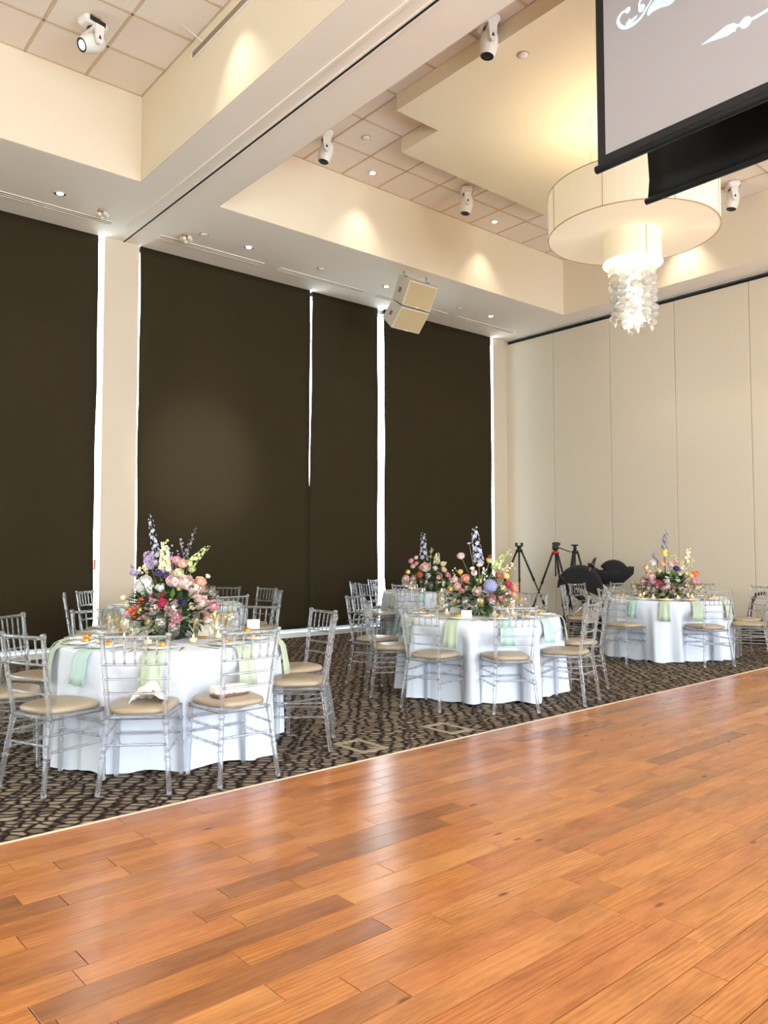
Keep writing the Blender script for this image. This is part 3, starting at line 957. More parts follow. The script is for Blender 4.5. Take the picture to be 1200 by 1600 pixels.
# ------------------------------------------------------------------ ceiling fittings
def downlight(x, y, z, label, power, group=None):
    t = thing('downlight', label, 'ceiling light', (x, y, z), 0, group)
    MB().lathe([(0.072, -0.006), (0.075, 0.0), (0.055, 0.0), (0.050, -0.006)], 20, caps=False).build('trim_ring', M['white'], t)
    MB().lathe([(0.054, -0.003), (0.037, -0.001)], 20, caps=False).build('baffle', M['steel'], t)
    MB().lathe([(0.038, -0.004), (0.030, -0.002), (0.001, 0.0)], 20, caps=False).build('lens', M['lampglow'], t)
    if power:
        spot_lamp('downlight_lamp', (x, y, z - 0.03), power, 82, 0.9, (1.0, 0.89, 0.74), (x, y, 0), 0.04)
for x, lb in ((3.10, 'bright recessed downlight in the low ceiling left of the pillar'), (5.80, 'bright recessed downlight above the widest dark blind'),
              (8.46, 'bright recessed downlight close beside the hanging loudspeaker'), (11.07, 'bright recessed downlight above the blind at the corner')):
    downlight(x, 9.94, ZS, lb, 40)
for x, lb in ((7.11, 'recessed downlight in the tiled coffer between two moving heads'), (9.76, 'recessed downlight in the tiled coffer beside the drum chandelier'), (5.2, None)):
    if lb: downlight(x, 8.66, ZT - 0.002, lb, 44)
for y, lb in ((6.5, 'coffer downlight behind the drum, nearer the windows'), (3.9, 'coffer downlight behind the drum, farther from the windows')):
    downlight(11.74, y, ZT - 0.002, lb, 85)
for y, lb in ((6.6, 'coffer downlight by the brown air slot, nearest the windows'), (3.9, 'coffer downlight by the brown air slot, second from the windows'), (2.0, 'coffer downlight by the brown air slot, third from the windows')):
    downlight(3.40, y, ZT - 0.002, lb, 52)

def linear_grille(x0, x1, label):
    t = thing('air_grille', label, 'vent', ((x0 + x1) / 2, 10.40, ZS))
    h = (x1 - x0) / 2
    MB().box((-h, -0.065, -0.008), (h, -0.05, 0)).box((-h, 0.05, -0.008), (h, 0.065, 0)).box((-h, -0.05, -0.008), (-h + 0.015, 0.05, 0)).box((h - 0.015, -0.05, -0.008), (h, 0.05, 0)).build('frame', M['soffit'], t)
    MB().box((-h + 0.015, -0.05, -0.002), (h - 0.015, 0.05, 0.004)).build('backing', M['grille'], t)
    MB().box((-h + 0.015, -0.006, -0.008), (h - 0.015, 0.006, -0.002)).build('bar', M['soffit'], t)
for a, b, lb in ((2.22, 3.94, 'linear air grille in the low ceiling left of the pillar'), (4.61, 6.31, 'linear air grille starting next to the pillar, above the widest blind'),
                 (6.61, 8.33, 'linear air grille above the first bright gap'), (8.61, 10.30, 'linear air grille running behind the loudspeaker'), (10.60, 12.26, 'linear air grille nearest the beige partition')):
    linear_grille(a, b, lb)
def sprinkler(x, y, z, lb):
    t = thing('smoke_detector', lb, 'detector', (x, y, z))
    MB().lathe([(0.055, 0), (0.055, -0.008), (0.045, -0.014), (0.03, -0.022), (0.001, -0.024)], 16, caps=False).build('dome', M['whiteplastic'], t)
    MB().lathe([(0.066, 0.0), (0.066, -0.004), (0.05, -0.006)], 16, caps=False).build('base', M['grille'], t)
for x, y, z, lb in ((5.07, 9.93, ZS, 'small round detector beside the clear ceiling fixture near the pillar'), (7.11, 9.95, ZS, 'small round detector above the widest blind, nearer the first gap'),
                    (10.24, 9.94, ZS, 'small round detector beside the loudspeaker towards the corner'), (6.42, 7.96, ZT, 'round detector on a coffer tile beside the dropped panel'), (6.42, 5.27, ZP, 'round detector on the cream dropped ceiling panel')):
    sprinkler(x, y, z, lb)
def crystal_fixture(x, y, lb):
    t = thing('ceiling_fixture', lb, 'ceiling light', (x, y, ZS))
    MB().lathe([(0.06, 0), (0.06, -0.02), (0.02, -0.03)], 14).build('base', M['grille'], t)
    r_ = random.Random(int(x * 100))
    for i in range(5):
        a = 2 * PI * i / 5
        MB().ball((0.06 * math.cos(a), 0.06 * math.sin(a), -0.06 - 0.02 * (i % 2)), 0.032, 10, 6).build('globe', M['wax2'], t)
M['wax2'] = mat('cream_globe', srgb(226, 214, 190), 0.25)
crystal_fixture(3.68, 10.07, 'cluster of small cream globes on the ceiling left of the beam')
crystal_fixture(4.88, 10.09, 'cluster of small cream globes on the ceiling right of the beam')

def moving_head(x, y, z, yaw, tilt, lb, lit=False, base_turn=0.0):
    t = thing('moving_head_light', lb, 'stage light', (x, y, z), yaw)
    t.scale = (0.8, 0.8, 0.8)
    BT = Matrix.Rotation(base_turn, 4, 'Z')
    wm = M['whiteplastic']
    MB().bbox((-0.17, -0.11, -0.13), (0.17, 0.11, -0.02), 0.03, BT).build('base', wm, t)
    MB().box((-0.10, -0.06, -0.02), (0.10, 0.06, 0.0)).build('clamp', M['grille'], t)
    MB().box((-0.115, -0.116, -0.108), (0.115, -0.11, -0.045), BT).build('display', M['blackplastic'], t)
    MB().lathe([(0.07, -0.15), (0.07, -0.13)], 16).build('swivel', M['blackplastic'], t)
    MB().prism([(-0.165, -0.15), (0.165, -0.15), (0.165, -0.19), (0.15, -0.20), (-0.15, -0.20), (-0.165, -0.19)], -0.05, 0.05, 'y').build('yoke', wm, t)
    for s_ in (-1, 1):
        MB().prism([(-0.06, -0.16), (0.06, -0.16), (0.045, -0.36), (0.02, -0.40), (-0.02, -0.40), (-0.045, -0.36)], s_ * 0.165 - 0.02, s_ * 0.165 + 0.02, 'x').build('yoke_arm', wm, t)
        MB().prism([(-0.02, -0.345), (0.02, -0.345), (0.0, -0.29)], s_ * 0.186, s_ * 0.189, 'x').build('arm_badge', M['blackplastic'], t)
    Mx = Matrix.Translation((0, 0, -0.33)) @ Matrix.Rotation(tilt, 4, 'X')
    h = MB().lathe([(0.02, 0.165), (0.075, 0.155), (0.105, 0.11), (0.12, 0.02), (0.118, -0.06), (0.10, -0.15), (0.088, -0.175)], 20, Mx, caps=False).build('head', wm, t)
    MB().lathe([(0.088, -0.175), (0.076, -0.185), (0.058, -0.170)], 20, Mx, caps=False).build('lens_ring', M['blackplastic'], h)
    MB().lathe([(0.058, -0.172), (0.03, -0.180), (0.001, -0.183)], 20, Mx, caps=False).build('lens', M['coldglow'] if lit else M['blackplastic'], h)
moving_head(2.78, 7.97, ZT, math.radians(-80), math.radians(-58), 'white moving head light with its lens glowing blue white', True, math.radians(95))
moving_head(5.93, 8.20, ZT, math.radians(60), math.radians(12), 'white moving head light beside the beam, above the coffer wall')
moving_head(8.50, 8.10, ZT, math.radians(50), math.radians(10), 'grey shaded moving head light at the far edge of the dropped panel')
moving_head(5.93, 5.32, ZT, math.radians(60), math.radians(8), 'white moving head light nearest the projection screen, by the beam')
moving_head(11.45, 5.42, ZT, math.radians(40), math.radians(10), 'white moving head light between the drum chandelier and the partition')

spot_lamp('added_blind_wash', (5.90, 2.40, 6.60), 3200, 15, 1.0, (1.0, 0.92, 0.80), (5.66, 10.93, 2.75), 0.30)  # added spot without a fixture, for the soft glow on the widest blind

# flown loudspeaker: two splayed cabinets
t = thing('loudspeaker', 'cream hanging loudspeaker of two splayed cabinets under the ceiling', 'loudspeaker', (8.43, 9.3, 5.0))
def cabinet(name, fr, bk, w0, w1):
    # fr, bk: (y,z) top and bottom of the front and back edges
    o_ = Vector((8.43, 9.3, 5.0))
    def P(x, q):
        return Vector((8.43 + x, q[0], q[1])) - o_
    mb = MB()
    vs = [P(-w0, fr[0]), P(w0, fr[0]), P(w0, fr[1]), P(-w0, fr[1]), P(-w1, bk[0]), P(w1, bk[0]), P(w1, bk[1]), P(-w1, bk[1])]
    mb.add(vs, [(0, 1, 2, 3), (4, 7, 6, 5), (0, 4, 5, 1), (3, 2, 6, 7), (0, 3, 7, 4), (1, 5, 6, 2)])
    c = mb.build(name, M['cream'], t)
    bv = c.modifiers.new('edge', 'BEVEL'); bv.width = 0.012; bv.segments = 2
    # grille inset proud by 4 mm
    nrm = (P(0, fr[1]) - P(0, fr[0])).cross(Vector((1, 0, 0))).normalized()
    if nrm.y > 0: nrm = -nrm
    a, b = P(0, fr[0]), P(0, fr[1])
    m0, m1 = a.lerp(b, 0.06), a.lerp(b, 0.94)
    w_ = w0 - 0.022
    g = MB()
    q = [m0 + Vector((-w_, 0, 0)), m0 + Vector((w_, 0, 0)), m1 + Vector((w_, 0, 0)), m1 + Vector((-w_, 0, 0))]
    g.add([p_ for p_ in q] + [p_ + nrm * 0.006 for p_ in q], [(4, 5, 6, 7), (0, 1, 5, 4), (1, 2, 6, 5), (2, 3, 7, 6), (3, 0, 4, 7)])
    g.build('grille', M['creamgrille'], c)
    # connector recess on the side
    a0 = P(-w0, fr[0]).lerp(P(-w1, bk[0]), 0.45); a1 = P(-w0, fr[1]).lerp(P(-w1, bk[1]), 0.45)
    b0 = P(-w0, fr[0]).lerp(P(-w1, bk[0]), 0.65); b1 = P(-w0, fr[1]).lerp(P(-w1, bk[1]), 0.65)
    q = [a0.lerp(a1, 0.42), a0.lerp(a1, 0.62), b0.lerp(b1, 0.62), b0.lerp(b1, 0.42)]
    off = Vector((-0.006, 0, 0))
    g = MB()
    g.add(q + [p_ + off for p_ in q], [(4, 5, 6, 7), (0, 1, 5, 4), (1, 2, 6, 5), (2, 3, 7, 6), (3, 0, 4, 7)])
    g.build('side_plate', M['brownstrip'], c)
    m = (P(0, fr[1]).lerp(P(0, fr[0]), 0.04)) + nrm * 0.008
    MB().box(m + Vector((-0.04, -0.004, -0.008)), m + Vector((0.04, 0.004, 0.008))).build('badge', M['white'], c)
cabinet('upper_cabinet', ((8.97, 5.66), (9.165, 5.305)), ((9.30, 5.855), (9.47, 5.50)), 0.305, 0.25)
cabinet('lower_cabinet', ((9.17, 5.285), (9.43, 5.0)), ((9.47, 5.485), (9.72, 5.25)), 0.305, 0.25)
for s_ in (-1, 1):
    MB().tube([(s_ * 0.24, -0.13, 0.78), (s_ * 0.24, -0.11, 0.879)], 0.010, 8).build('hanging_rod', M['steel'], t)
    MB().box((s_ * 0.24 - 0.025, -0.17, 0.77), (s_ * 0.24 + 0.025, -0.09, 0.79)).build('bracket', M['steel'], t)

# ------------------------------------------------------------------ tripods, strollers and bags by the partition
def tripod(x, y, h, spread, rot, lb, head='fluid', accent=None):
    t = thing('tripod', lb, 'tripod', (x, y, 0), rot)
    ap = h - 0.16
    for k in range(3):
        a = 2 * PI * k / 3
        d = Vector((math.cos(a), math.sin(a), 0))
        top, bot = d * 0.05 + Vector((0, 0, ap)), d * spread + Vector((0, 0, 0.012))
        l = MB().tube([top, top.lerp(bot, 0.40)], 0.019, 8).tube([top.lerp(bot, 0.38), top.lerp(bot, 0.72)], 0.014, 8).tube([top.lerp(bot, 0.70), bot], 0.010, 8).build('leg', M['blackplastic'], t)
        for f in (0.39, 0.71):
            MB().tube([top.lerp(bot, f - 0.02), top.lerp(bot, f + 0.02)], 0.024, 8).build('leg_lock', M['blackplastic'], l)
        MB().ball(bot, 0.02, 8, 5, (1, 1, 0.6)).build('foot', M['blackplastic'], l)
        if accent:
            MB().tube([top.lerp(bot, 0.46), top.lerp(bot, 0.475)], 0.0165, 8).build('red_ring', accent, l)
    MB().tube([(0, 0, ap - 0.42), (0, 0, ap + 0.04)], 0.014, 8).build('centre_column', M['blackplastic'], t)
    MB().lathe([(0.03, ap - 0.03), (0.065, ap - 0.01), (0.07, ap + 0.02), (0.035, ap + 0.04)], 14).build('crown', accent or M['blackplastic'], t)
    if head == 'fluid':
        MB().lathe([(0.035, ap + 0.04), (0.05, ap + 0.07), (0.038, ap + 0.10)], 14).build('head', M['blackplastic'], t)
        MB().bbox((-0.075, -0.03, ap + 0.09), (-0.045, 0.03, ap + 0.16), 0.006).bbox((0.045, -0.03, ap + 0.09), (0.075, 0.03, ap + 0.16), 0.006).box((-0.07, -0.03, ap + 0.085), (0.07, 0.03, ap + 0.105)).build('cradle', M['blackplastic'], t)
    elif head == 'video':
        MB().ball((0, 0, ap + 0.10), 0.075, 12, 8, (1, 0.8, 0.9)).build('head', M['blackplastic'], t)
        MB().bbox((-0.03, -0.06, ap + 0.13), (0.12, 0.06, ap + 0.20), 0.02).build('plate', M['blackplastic'], t)
        MB().tube([(0.02, -0.05, ap + 0.10), (0.05, -0.26, ap + 0.02)], 0.01, 6).build('pan_handle', M['blackplastic'], t)
    else:
        MB().lathe([(0.03, ap + 0.04), (0.034, ap + 0.09), (0.026, ap + 0.10), (0.03, ap + 0.13)], 12).build('head', M['blackplastic'], t)
        MB().bbox((-0.055, -0.04, ap + 0.12), (0.07, 0.04, ap + 0.15), 0.008).build('plate', M['blackplastic'], t)
    return t
tripod(11.70, 9.83, 1.57, 0.72, math.radians(100), 'black tripod with open cradle head, beside the bright corner gap')
tripod(11.58, 8.88, 1.53, 0.56, math.radians(20), 'black tripod with a red collar and bulky video head, the middle of three', 'video', M['red'])
tripod(12.22, 8.92, 1.54, 0.40, math.radians(75), 'black tripod with a small flat plate head, behind the round pram hood', 'plate')

def arc(c, r, a0, a1, n, ax='y'):
    out = []
    for i in range(n + 1):
        a = a0 + (a1 - a0) * i / n
        out.append((c[0] + r * math.cos(a), c[1], c[2] + r * math.sin(a)))
    return out
def pram(x, y, rot, lb):
    t = thing('stroller', lb, 'stroller', (x, y, 0), rot)
    # hood: fan of ribs hinged at the seat sides, opening to the front
    hz, hr, hw_ = 0.80, 0.37, 0.25
    def hp(a, v):
        c = 1 - 0.16 * abs(v) ** 3
        return (-0.06 + hr * c * math.cos(a), hw_ * v, hz + hr * c * math.sin(a))
    g = [[hp(math.radians(-25 + 205 * k / 12), -1 + i / 5) for i in range(11)] for k in range(13)]
    h = MB().sheet(g).build('hood', M['blackfabric'], t)
    solid(h, 0.012)
    for s_ in (-1, 1):
        pts = [hp(math.radians(-25 + 205 * k / 12), s_) for k in range(13)] + [(-0.06, s_ * hw_, hz)]
        MB().add(pts, [tuple(range(14))]).build('hood_side', M['blackfabric'], h)
    MB().tube([hp(math.radians(62), -1 + i / 6) for i in range(13)], 0.010, 6).build('tan_piping', M['brownstrip'], h)
    seat = MB().prism([(-0.34, 0.80), (0.10, 0.46), (0.36, 0.46), (0.38, 0.52), (0.12, 0.54), (-0.26, 0.86)], -0.23, 0.23, 'y').build('seat', M['blackfabric'], t)
    for s_ in (-1, 1):
        MB().tube([(-0.36, s_ * 0.25, 0.98), (-0.22, s_ * 0.25, 0.80), (0.10, s_ * 0.25, 0.50), (0.46, s_ * 0.25, 0.14)], 0.014, 8).build('frame_tube', M['blackplastic'], t)
        MB().tube([(0.02, s_ * 0.25, 0.56), (-0.36, s_ * 0.25, 0.14)], 0.014, 8).build('frame_tube', M['alu'], t)
    MB().tube([(-0.36, -0.25, 0.98), (-0.40, 0, 1.01), (-0.36, 0.25, 0.98)], 0.018, 8).build('push_handle', M['blackplastic'], t)
    MB().bbox((-0.30, -0.2, 0.16), (0.28, 0.2, 0.32), 0.02).build('basket', M['blackfabric'], t)
    for X, r in ((-0.36, 0.14), (0.44, 0.10)):
        for s_ in (-1, 1):
            Mx = Matrix.Translation((X, s_ * 0.28, r)) @ Matrix.Rotation(PI / 2, 4, 'X')
            wv = MB().lathe([(r - 0.03, -0.022), (r, -0.018), (r, 0.018), (r - 0.03, 0.022)], 20, Mx, caps=True).build('wheel', M['blackplastic'], t)
            MB().lathe([(0.035, -0.03), (0.035, 0.03)], 12, Mx).build('hub', M['alu'], wv)
    MB().tube([(-0.36, -0.28, 0.14), (-0.36, 0.28, 0.14)], 0.01, 6).build('axle', M['alu'], t)
    MB().tube([(0.44, -0.28, 0.10), (0.44, 0.28, 0.10)], 0.01, 6).build('axle', M['alu'], t)
    return t
pram(11.05, 7.90, math.radians(-54), 'black stroller with a rounded hood and tan piping, behind the acrylic chairs')
t = thing('stroller', 'second black stroller carrying an infant seat with a raised carry handle', 'stroller', (12.0, 8.02, 0), math.radians(-50))
g = []
for k in range(11):
    v = k / 10
    x_ = -0.36 + 0.74 * v
    zb = 0.84 + 0.05 * math.sin(PI * v) * -1 + 0.22 * max(0, (0.3 - v) / 0.3) ** 1.5 + 0.16 * max(0, (v - 0.7) / 0.3)
    hh = 0.12 + 0.13 * math.sin(PI * v)
    g.append([(x_, 0.23 * math.sin(1.75 * u) * (0.75 + 0.25 * math.sin(PI * v)), zb + hh * (1 - math.cos(1.75 * u))) for u in [-1 + i / 6 for i in range(13)]])
cs = solid(MB().sheet(g).build('infant_seat', M['blackfabric'], t), 0.02)
g = [[(0.06 + 0.26 * math.cos(a) * (1 - 0.15 * abs(v) ** 3), 0.23 * v, 0.98 + 0.27 * math.sin(a) * (1 - 0.15 * abs(v) ** 3)) for v in [-1 + i / 5 for i in range(11)]] for a in [math.radians(-5 + 150 * k / 10) for k in range(11)]]
solid(MB().sheet(g).build('canopy', M['blackfabric'], cs), 0.012)
for s_ in (-1, 1):
    MB().add([(p[0], s_ * 0.23, p[2]) for p in [r_[0] for r_ in g]] + [(0.06, s_ * 0.23, 0.96)], [tuple(range(12))]).build('canopy_side', M['blackfabric'], cs)
MB().tube([(-0.27, -0.24, 0.98), (-0.30, -0.22, 1.16), (-0.26, -0.12, 1.26), (-0.24, 0, 1.28), (-0.26, 0.12, 1.26), (-0.30, 0.22, 1.16), (-0.27, 0.24, 0.98)], 0.014, 8).build('carry_handle', M['blackplastic'], cs)
for s_ in (-1, 1):
    MB().tube([(-0.5, s_ * 0.25, 1.0), (-0.15, s_ * 0.25, 0.82), (0.42, s_ * 0.25, 0.13)], 0.014, 8).build('frame_tube', M['alu'], t)
    MB().tube([(0.05, s_ * 0.25, 0.82), (-0.36, s_ * 0.25, 0.15)], 0.014, 8).build('frame_tube', M['alu'], t)
    for X, r in ((-0.36, 0.14), (0.42, 0.11)):
        Mx = Matrix.Translation((X, s_ * 0.28, r)) @ Matrix.Rotation(PI / 2, 4, 'X')
        MB().lathe([(r - 0.03, -0.022), (r, -0.018), (r, 0.018), (r - 0.03, 0.022)], 20, Mx).build('wheel', M['blackplastic'], t)
MB().box((-0.2, -0.26, 0.80), (0.1, 0.26, 0.83)).build('seat_carrier', M['blackplastic'], t)
t = thing('equipment_trolley', 'black equipment case with a bent grab handle behind the end chairs', 'case', (12.15, 5.35, 0), math.radians(15))
MB().bbox((-0.30, -0.36, 0.05), (0.30, 0.36, 0.34), 0.03).build('case', M['blackfabric'], t)
for z in (0.13, 0.24):
    MB().box((-0.305, -0.365, z), (0.305, 0.365, z + 0.02)).build('band', M['greyseam'], t)
MB().tube([(-0.05, 0.28, 0.33), (-0.02, 0.24, 0.62), (0.0, 0.17, 0.74), (0.02, 0.05, 0.76), (0.02, -0.06, 0.66)], 0.03, 8).build('grab_handle', M['blackplastic'], t)
MB().bbox((-0.12, -0.34, 0.34), (0.12, -0.10, 0.62), 0.03).build('camera_bag', M['blackfabric'], t)
for X in (-0.26, 0.26):
    for Y in (-0.3, 0.3):
        MB().ball((X, Y, 0.03), 0.03, 10, 6).build('caster', M['blackplastic'], t)
g = [[(0.00, 0.0, 0.003), (0.06, 0.01, 0.012), (0.12, 0.0, 0.004)], [(0.01, 0.04, 0.010), (0.07, 0.05, 0.022), (0.13, 0.05, 0.006)], [(0.0, 0.09, 0.003), (0.06, 0.10, 0.010), (0.11, 0.08, 0.003)]]
o = MB().sheet(g).build('paper_scrap', M['card'])
solid(o, 0.003)
P = at_z(884, 1052)
o.location = P
tag(o, 'small crumpled white paper scrap lying on the carpet', 'paper')

# ------------------------------------------------------------------ tables and tablecloths
ZTAB = 0.765
R_T = 0.79
TAB = {'front': (2.534, 5.400), 'middle': (5.858, 5.441), 'right': (9.80, 5.68), 'window': (4.20, 8.85), 'corner': (8.72, 9.12)}
NICK = {'front': 'the nearest table', 'middle': 'the blue hydrangea table', 'right': 'the table by the partition', 'window': 'the table behind the nearest one', 'corner': 'the far corner table'}
# chairs: table, bearing from the table centre, distance of the back legs, extra turn, label
CH = [
 ('front', -125, 1.17, 0, 'clear acrylic chair with a white floral pouch bunched up on its tan seat'),
 ('front', -92, 1.16, 2, 'clear acrylic chair with a flat white floral case lying on its tan seat'),
 ('front', -156, 1.25, -4, 'empty clear acrylic chair left of the one holding the bunched pouch'),
 ('front', 128, 1.32, 4, 'clear acrylic chair of the nearest table against the dark blind left of the pillar'),
 ('front', 166, 1.30, 0, 'clear acrylic chair cut off by the picture edge beside the nearest table'),
 ('front', -40, 1.16, 0, 'clear acrylic chair of the nearest table, beside the beige carpet motif'),
 ('front', -4, 1.27, 0, 'clear acrylic chair half hidden behind the one by the carpet motif'),
 ('front', 31, 1.33, 0, 'clear acrylic chair behind the white place card of the nearest table'),
 ('front', 96, 1.20, 0, 'clear acrylic chair in front of the cream pillar, at the nearest table'),
 ('window', -86, 1.20, 0, 'clear acrylic chair with its back to the nearest bouquet, at the window table'),
 ('window', -128, 1.25, 0, 'clear acrylic chair between the two left tables, by the orange blooms'),
 ('window', 162, 1.22, 0, 'clear acrylic chair turned sideways against the dark blind left of the pillar'),
 ('window', 128, 1.18, 0, 'clear acrylic chair overlapping the bright gap left of the pillar'),
 ('window', 34, 1.30, 0, 'clear acrylic chair against the widest blind, showing five spindles'),
 ('window', -24, 1.22, 0, 'clear acrylic chair behind the other two at the end of the window table'),
 ('window', 6, 1.34, 0, 'clear acrylic chair seen almost edge on against the widest blind'),
 ('window', 66, 1.30, 0, 'clear acrylic chair behind the blush peonies of the nearest bouquet'),
 ('middle', 112, 1.42, 0, 'clear acrylic chair seen edge on, leaning away from the hydrangea table'),
 ('middle', 148, 1.12, 0, 'clear acrylic chair next to the edge-on one at the hydrangea table'),
 ('middle', -165, 1.12, 0, 'clear acrylic chair with its back to the viewer, before the grey arched sign'),
 ('middle', -121, 1.10, 0, 'clear acrylic chair with its back to the viewer, before the blue hydrangea'),
 ('middle', -74, 1.14, 0, 'clear acrylic chair standing nearest the dance floor at the hydrangea table'),
 ('middle', -26, 1.30, 0, 'clear acrylic chair whose spindle back overlaps the chair nearest the dance floor'),
 ('middle', 18, 1.40, 0, 'clear acrylic chair in front of the crossed tripod legs'),
 ('corner', -112, 1.20, 0, 'clear acrylic chair directly before the bouquet with the big pink peony'),
 ('corner', -141, 2.30, 0, 'clear acrylic chair standing loose between the hydrangea table and the far table'),
 ('corner', -180, 1.32, 0, 'clear acrylic chair beside the bright gap, behind the edge-on one'),
 ('corner', 155, 1.28, 0, 'clear acrylic chair against the narrow dark blind, at the far table'),
 ('corner', -152, 1.26, 0, 'clear acrylic chair crossing the bright gap, at the far table'),
 ('corner', 95, 1.25, 0, 'clear acrylic chair behind the far table, nearly hidden by its pale flowers'),
 ('right', 178, 1.20, 0, 'clear acrylic chair in front of the mint napkin, at the table by the partition'),
 ('right', -118, 1.12, 0, 'clear acrylic chair with its back to the viewer, before the orange tulips'),
 ('right', -70, 1.26, 0, 'clear acrylic chair of the partition table nearest the wood floor'),
 ('right', -32, 1.36, 0, 'clear acrylic chair in front of the bent grab handle'),
 ('right', 10, 1.40, 0, 'clear acrylic chair behind the partition table, right of its bouquet'),
 ('right', 56, 1.40, 0, 'clear acrylic chair behind the partition table, next to the infant seat'),
 ('right', 120, 1.35, 0, 'clear acrylic chair turned sideways next to the tripod feet'),
 ('right', 90, 1.42, 0, 'clear acrylic chair directly in front of the round stroller hood'),
]
SEATOFF = 0.235          # seat centre ahead of the back feet

def bearing_of(t, px, r=0.80):
    cx, cy = TAB[t]
    best, bd = None, 1e9
    for k in range(720):
        a = 2 * PI * k / 720
        P = (cx + r * math.cos(a), cy + r * math.sin(a), ZTAB)
        q = proj(P)
        if q[2] > proj((cx, cy, ZTAB))[2]: continue
        if abs(q[0] - px) < bd:
            best, bd = a, abs(q[0] - px)
    return best
NAPK = {'front': [bearing_of('front', p) for p in (90, 130, 239, 380, 437)], 'middle': [bearing_of('middle', p) for p in (641, 706, 790, 852)],
        'right': [bearing_of('right', p) for p in (991, 1088, 1139)], 'window': [bearing_of('window', p) for p in (300, 374)], 'corner': [bearing_of('corner', p) for p in (615,)]}

def make_table(k):
    cx, cy = TAB[k]
    t = thing('round_table', 'round folding table under a white floor-length cloth, ' + NICK[k], 'table', (cx, cy, 0))
    MB().lathe([(0.74, 0.735), (0.755, 0.74), (0.755, 0.757), (0.74, 0.761)], 40).build('tabletop', M['whiteplastic'], t)
    for s_ in (-1, 1):
        MB().tube([(s_ * 0.45, -0.3, 0.735), (s_ * 0.42, -0.3, 0.012), (s_ * 0.42, 0.3, 0.012), (s_ * 0.45, 0.3, 0.735)], 0.014, 8).build('leg', M['steel'], t)
    rg = random.Random(sum(map(ord, k)))
    N = 288
    nf = rg.choice((15, 16, 17))
    ph = [rg.uniform(0, 6.28) for _ in range(6)]
    seats = [(math.radians(a), r) for (tt, a, r, tw, lb) in CH if tt == k]
    prof = [(0.0, ZTAB), (0.3, ZTAB), (0.6, ZTAB), (0.74, ZTAB), (0.772, ZTAB - 0.001), (0.786, ZTAB - 0.009), (R_T, ZTAB - 0.03)]
    zs = [0.66, 0.56, 0.46, 0.36, 0.26, 0.16, 0.07, 0.012]
    rows = []
    for (r, z) in prof[1:]:
        rows.append([(r * math.cos(2 * PI * i / N), r * math.sin(2 * PI * i / N), z) for i in range(N)])
    for z in zs:
        d = (ZTAB - z) / ZTAB
        row = []
        for i in range(N):
            a = 2 * PI * i / N
            u = nf * a + 1.1 * math.sin(2 * a + ph[0]) + 0.8 * math.sin(3 * a + ph[1])
            f = math.sin(u) + 0.35 * math.sin(2 * u + ph[2]) + 0.25 * math.sin(0.5 * nf * a + ph[3])
            r = R_T + 0.012 + 0.030 * d + f * 0.036 * d ** 0.9
            aa = a + 0.25 / nf * d * math.sin(u * 1.0 + 0.8)
            for (sa, sr) in seats:
                da = math.atan2(math.sin(a - sa), math.cos(a - sa))
                lim = (sr - SEATOFF - 0.195 - 0.02) / max(0.5, math.cos(da))
                if abs(da) < 0.36 and z < 0.60 and r > lim:
                    wgt = min(1, (0.36 - abs(da)) / 0.09)
                    r = r + (lim - r) * wgt
            zz = z + (0.010 * math.sin(u * 0.7 + ph[4]) if z < 0.05 else 0)
            row.append((r * math.cos(aa), r * math.sin(aa), max(0.004, zz)))
        rows.append(row)
    mb = MB()
    vs = [(0, 0, ZTAB)] + [p for r in rows for p in r]
    fs = [(0, 1 + i, 1 + (i + 1) % N) for i in range(N)]
    for q in range(len(rows) - 1):
        for i in range(N):
            j = (i + 1) % N
            fs.append((1 + q * N + i, 1 + (q + 1) * N + i, 1 + (q + 1) * N + j, 1 + q * N + j))
    mb.add(vs, fs, True)
    o = mb.build('tablecloth', M['cloth'])
    o.location = (cx, cy, 0)
    tag(o, 'white floor-length tablecloth falling in soft folds over ' + NICK[k], 'tablecloth')
for k in TAB: make_table(k)

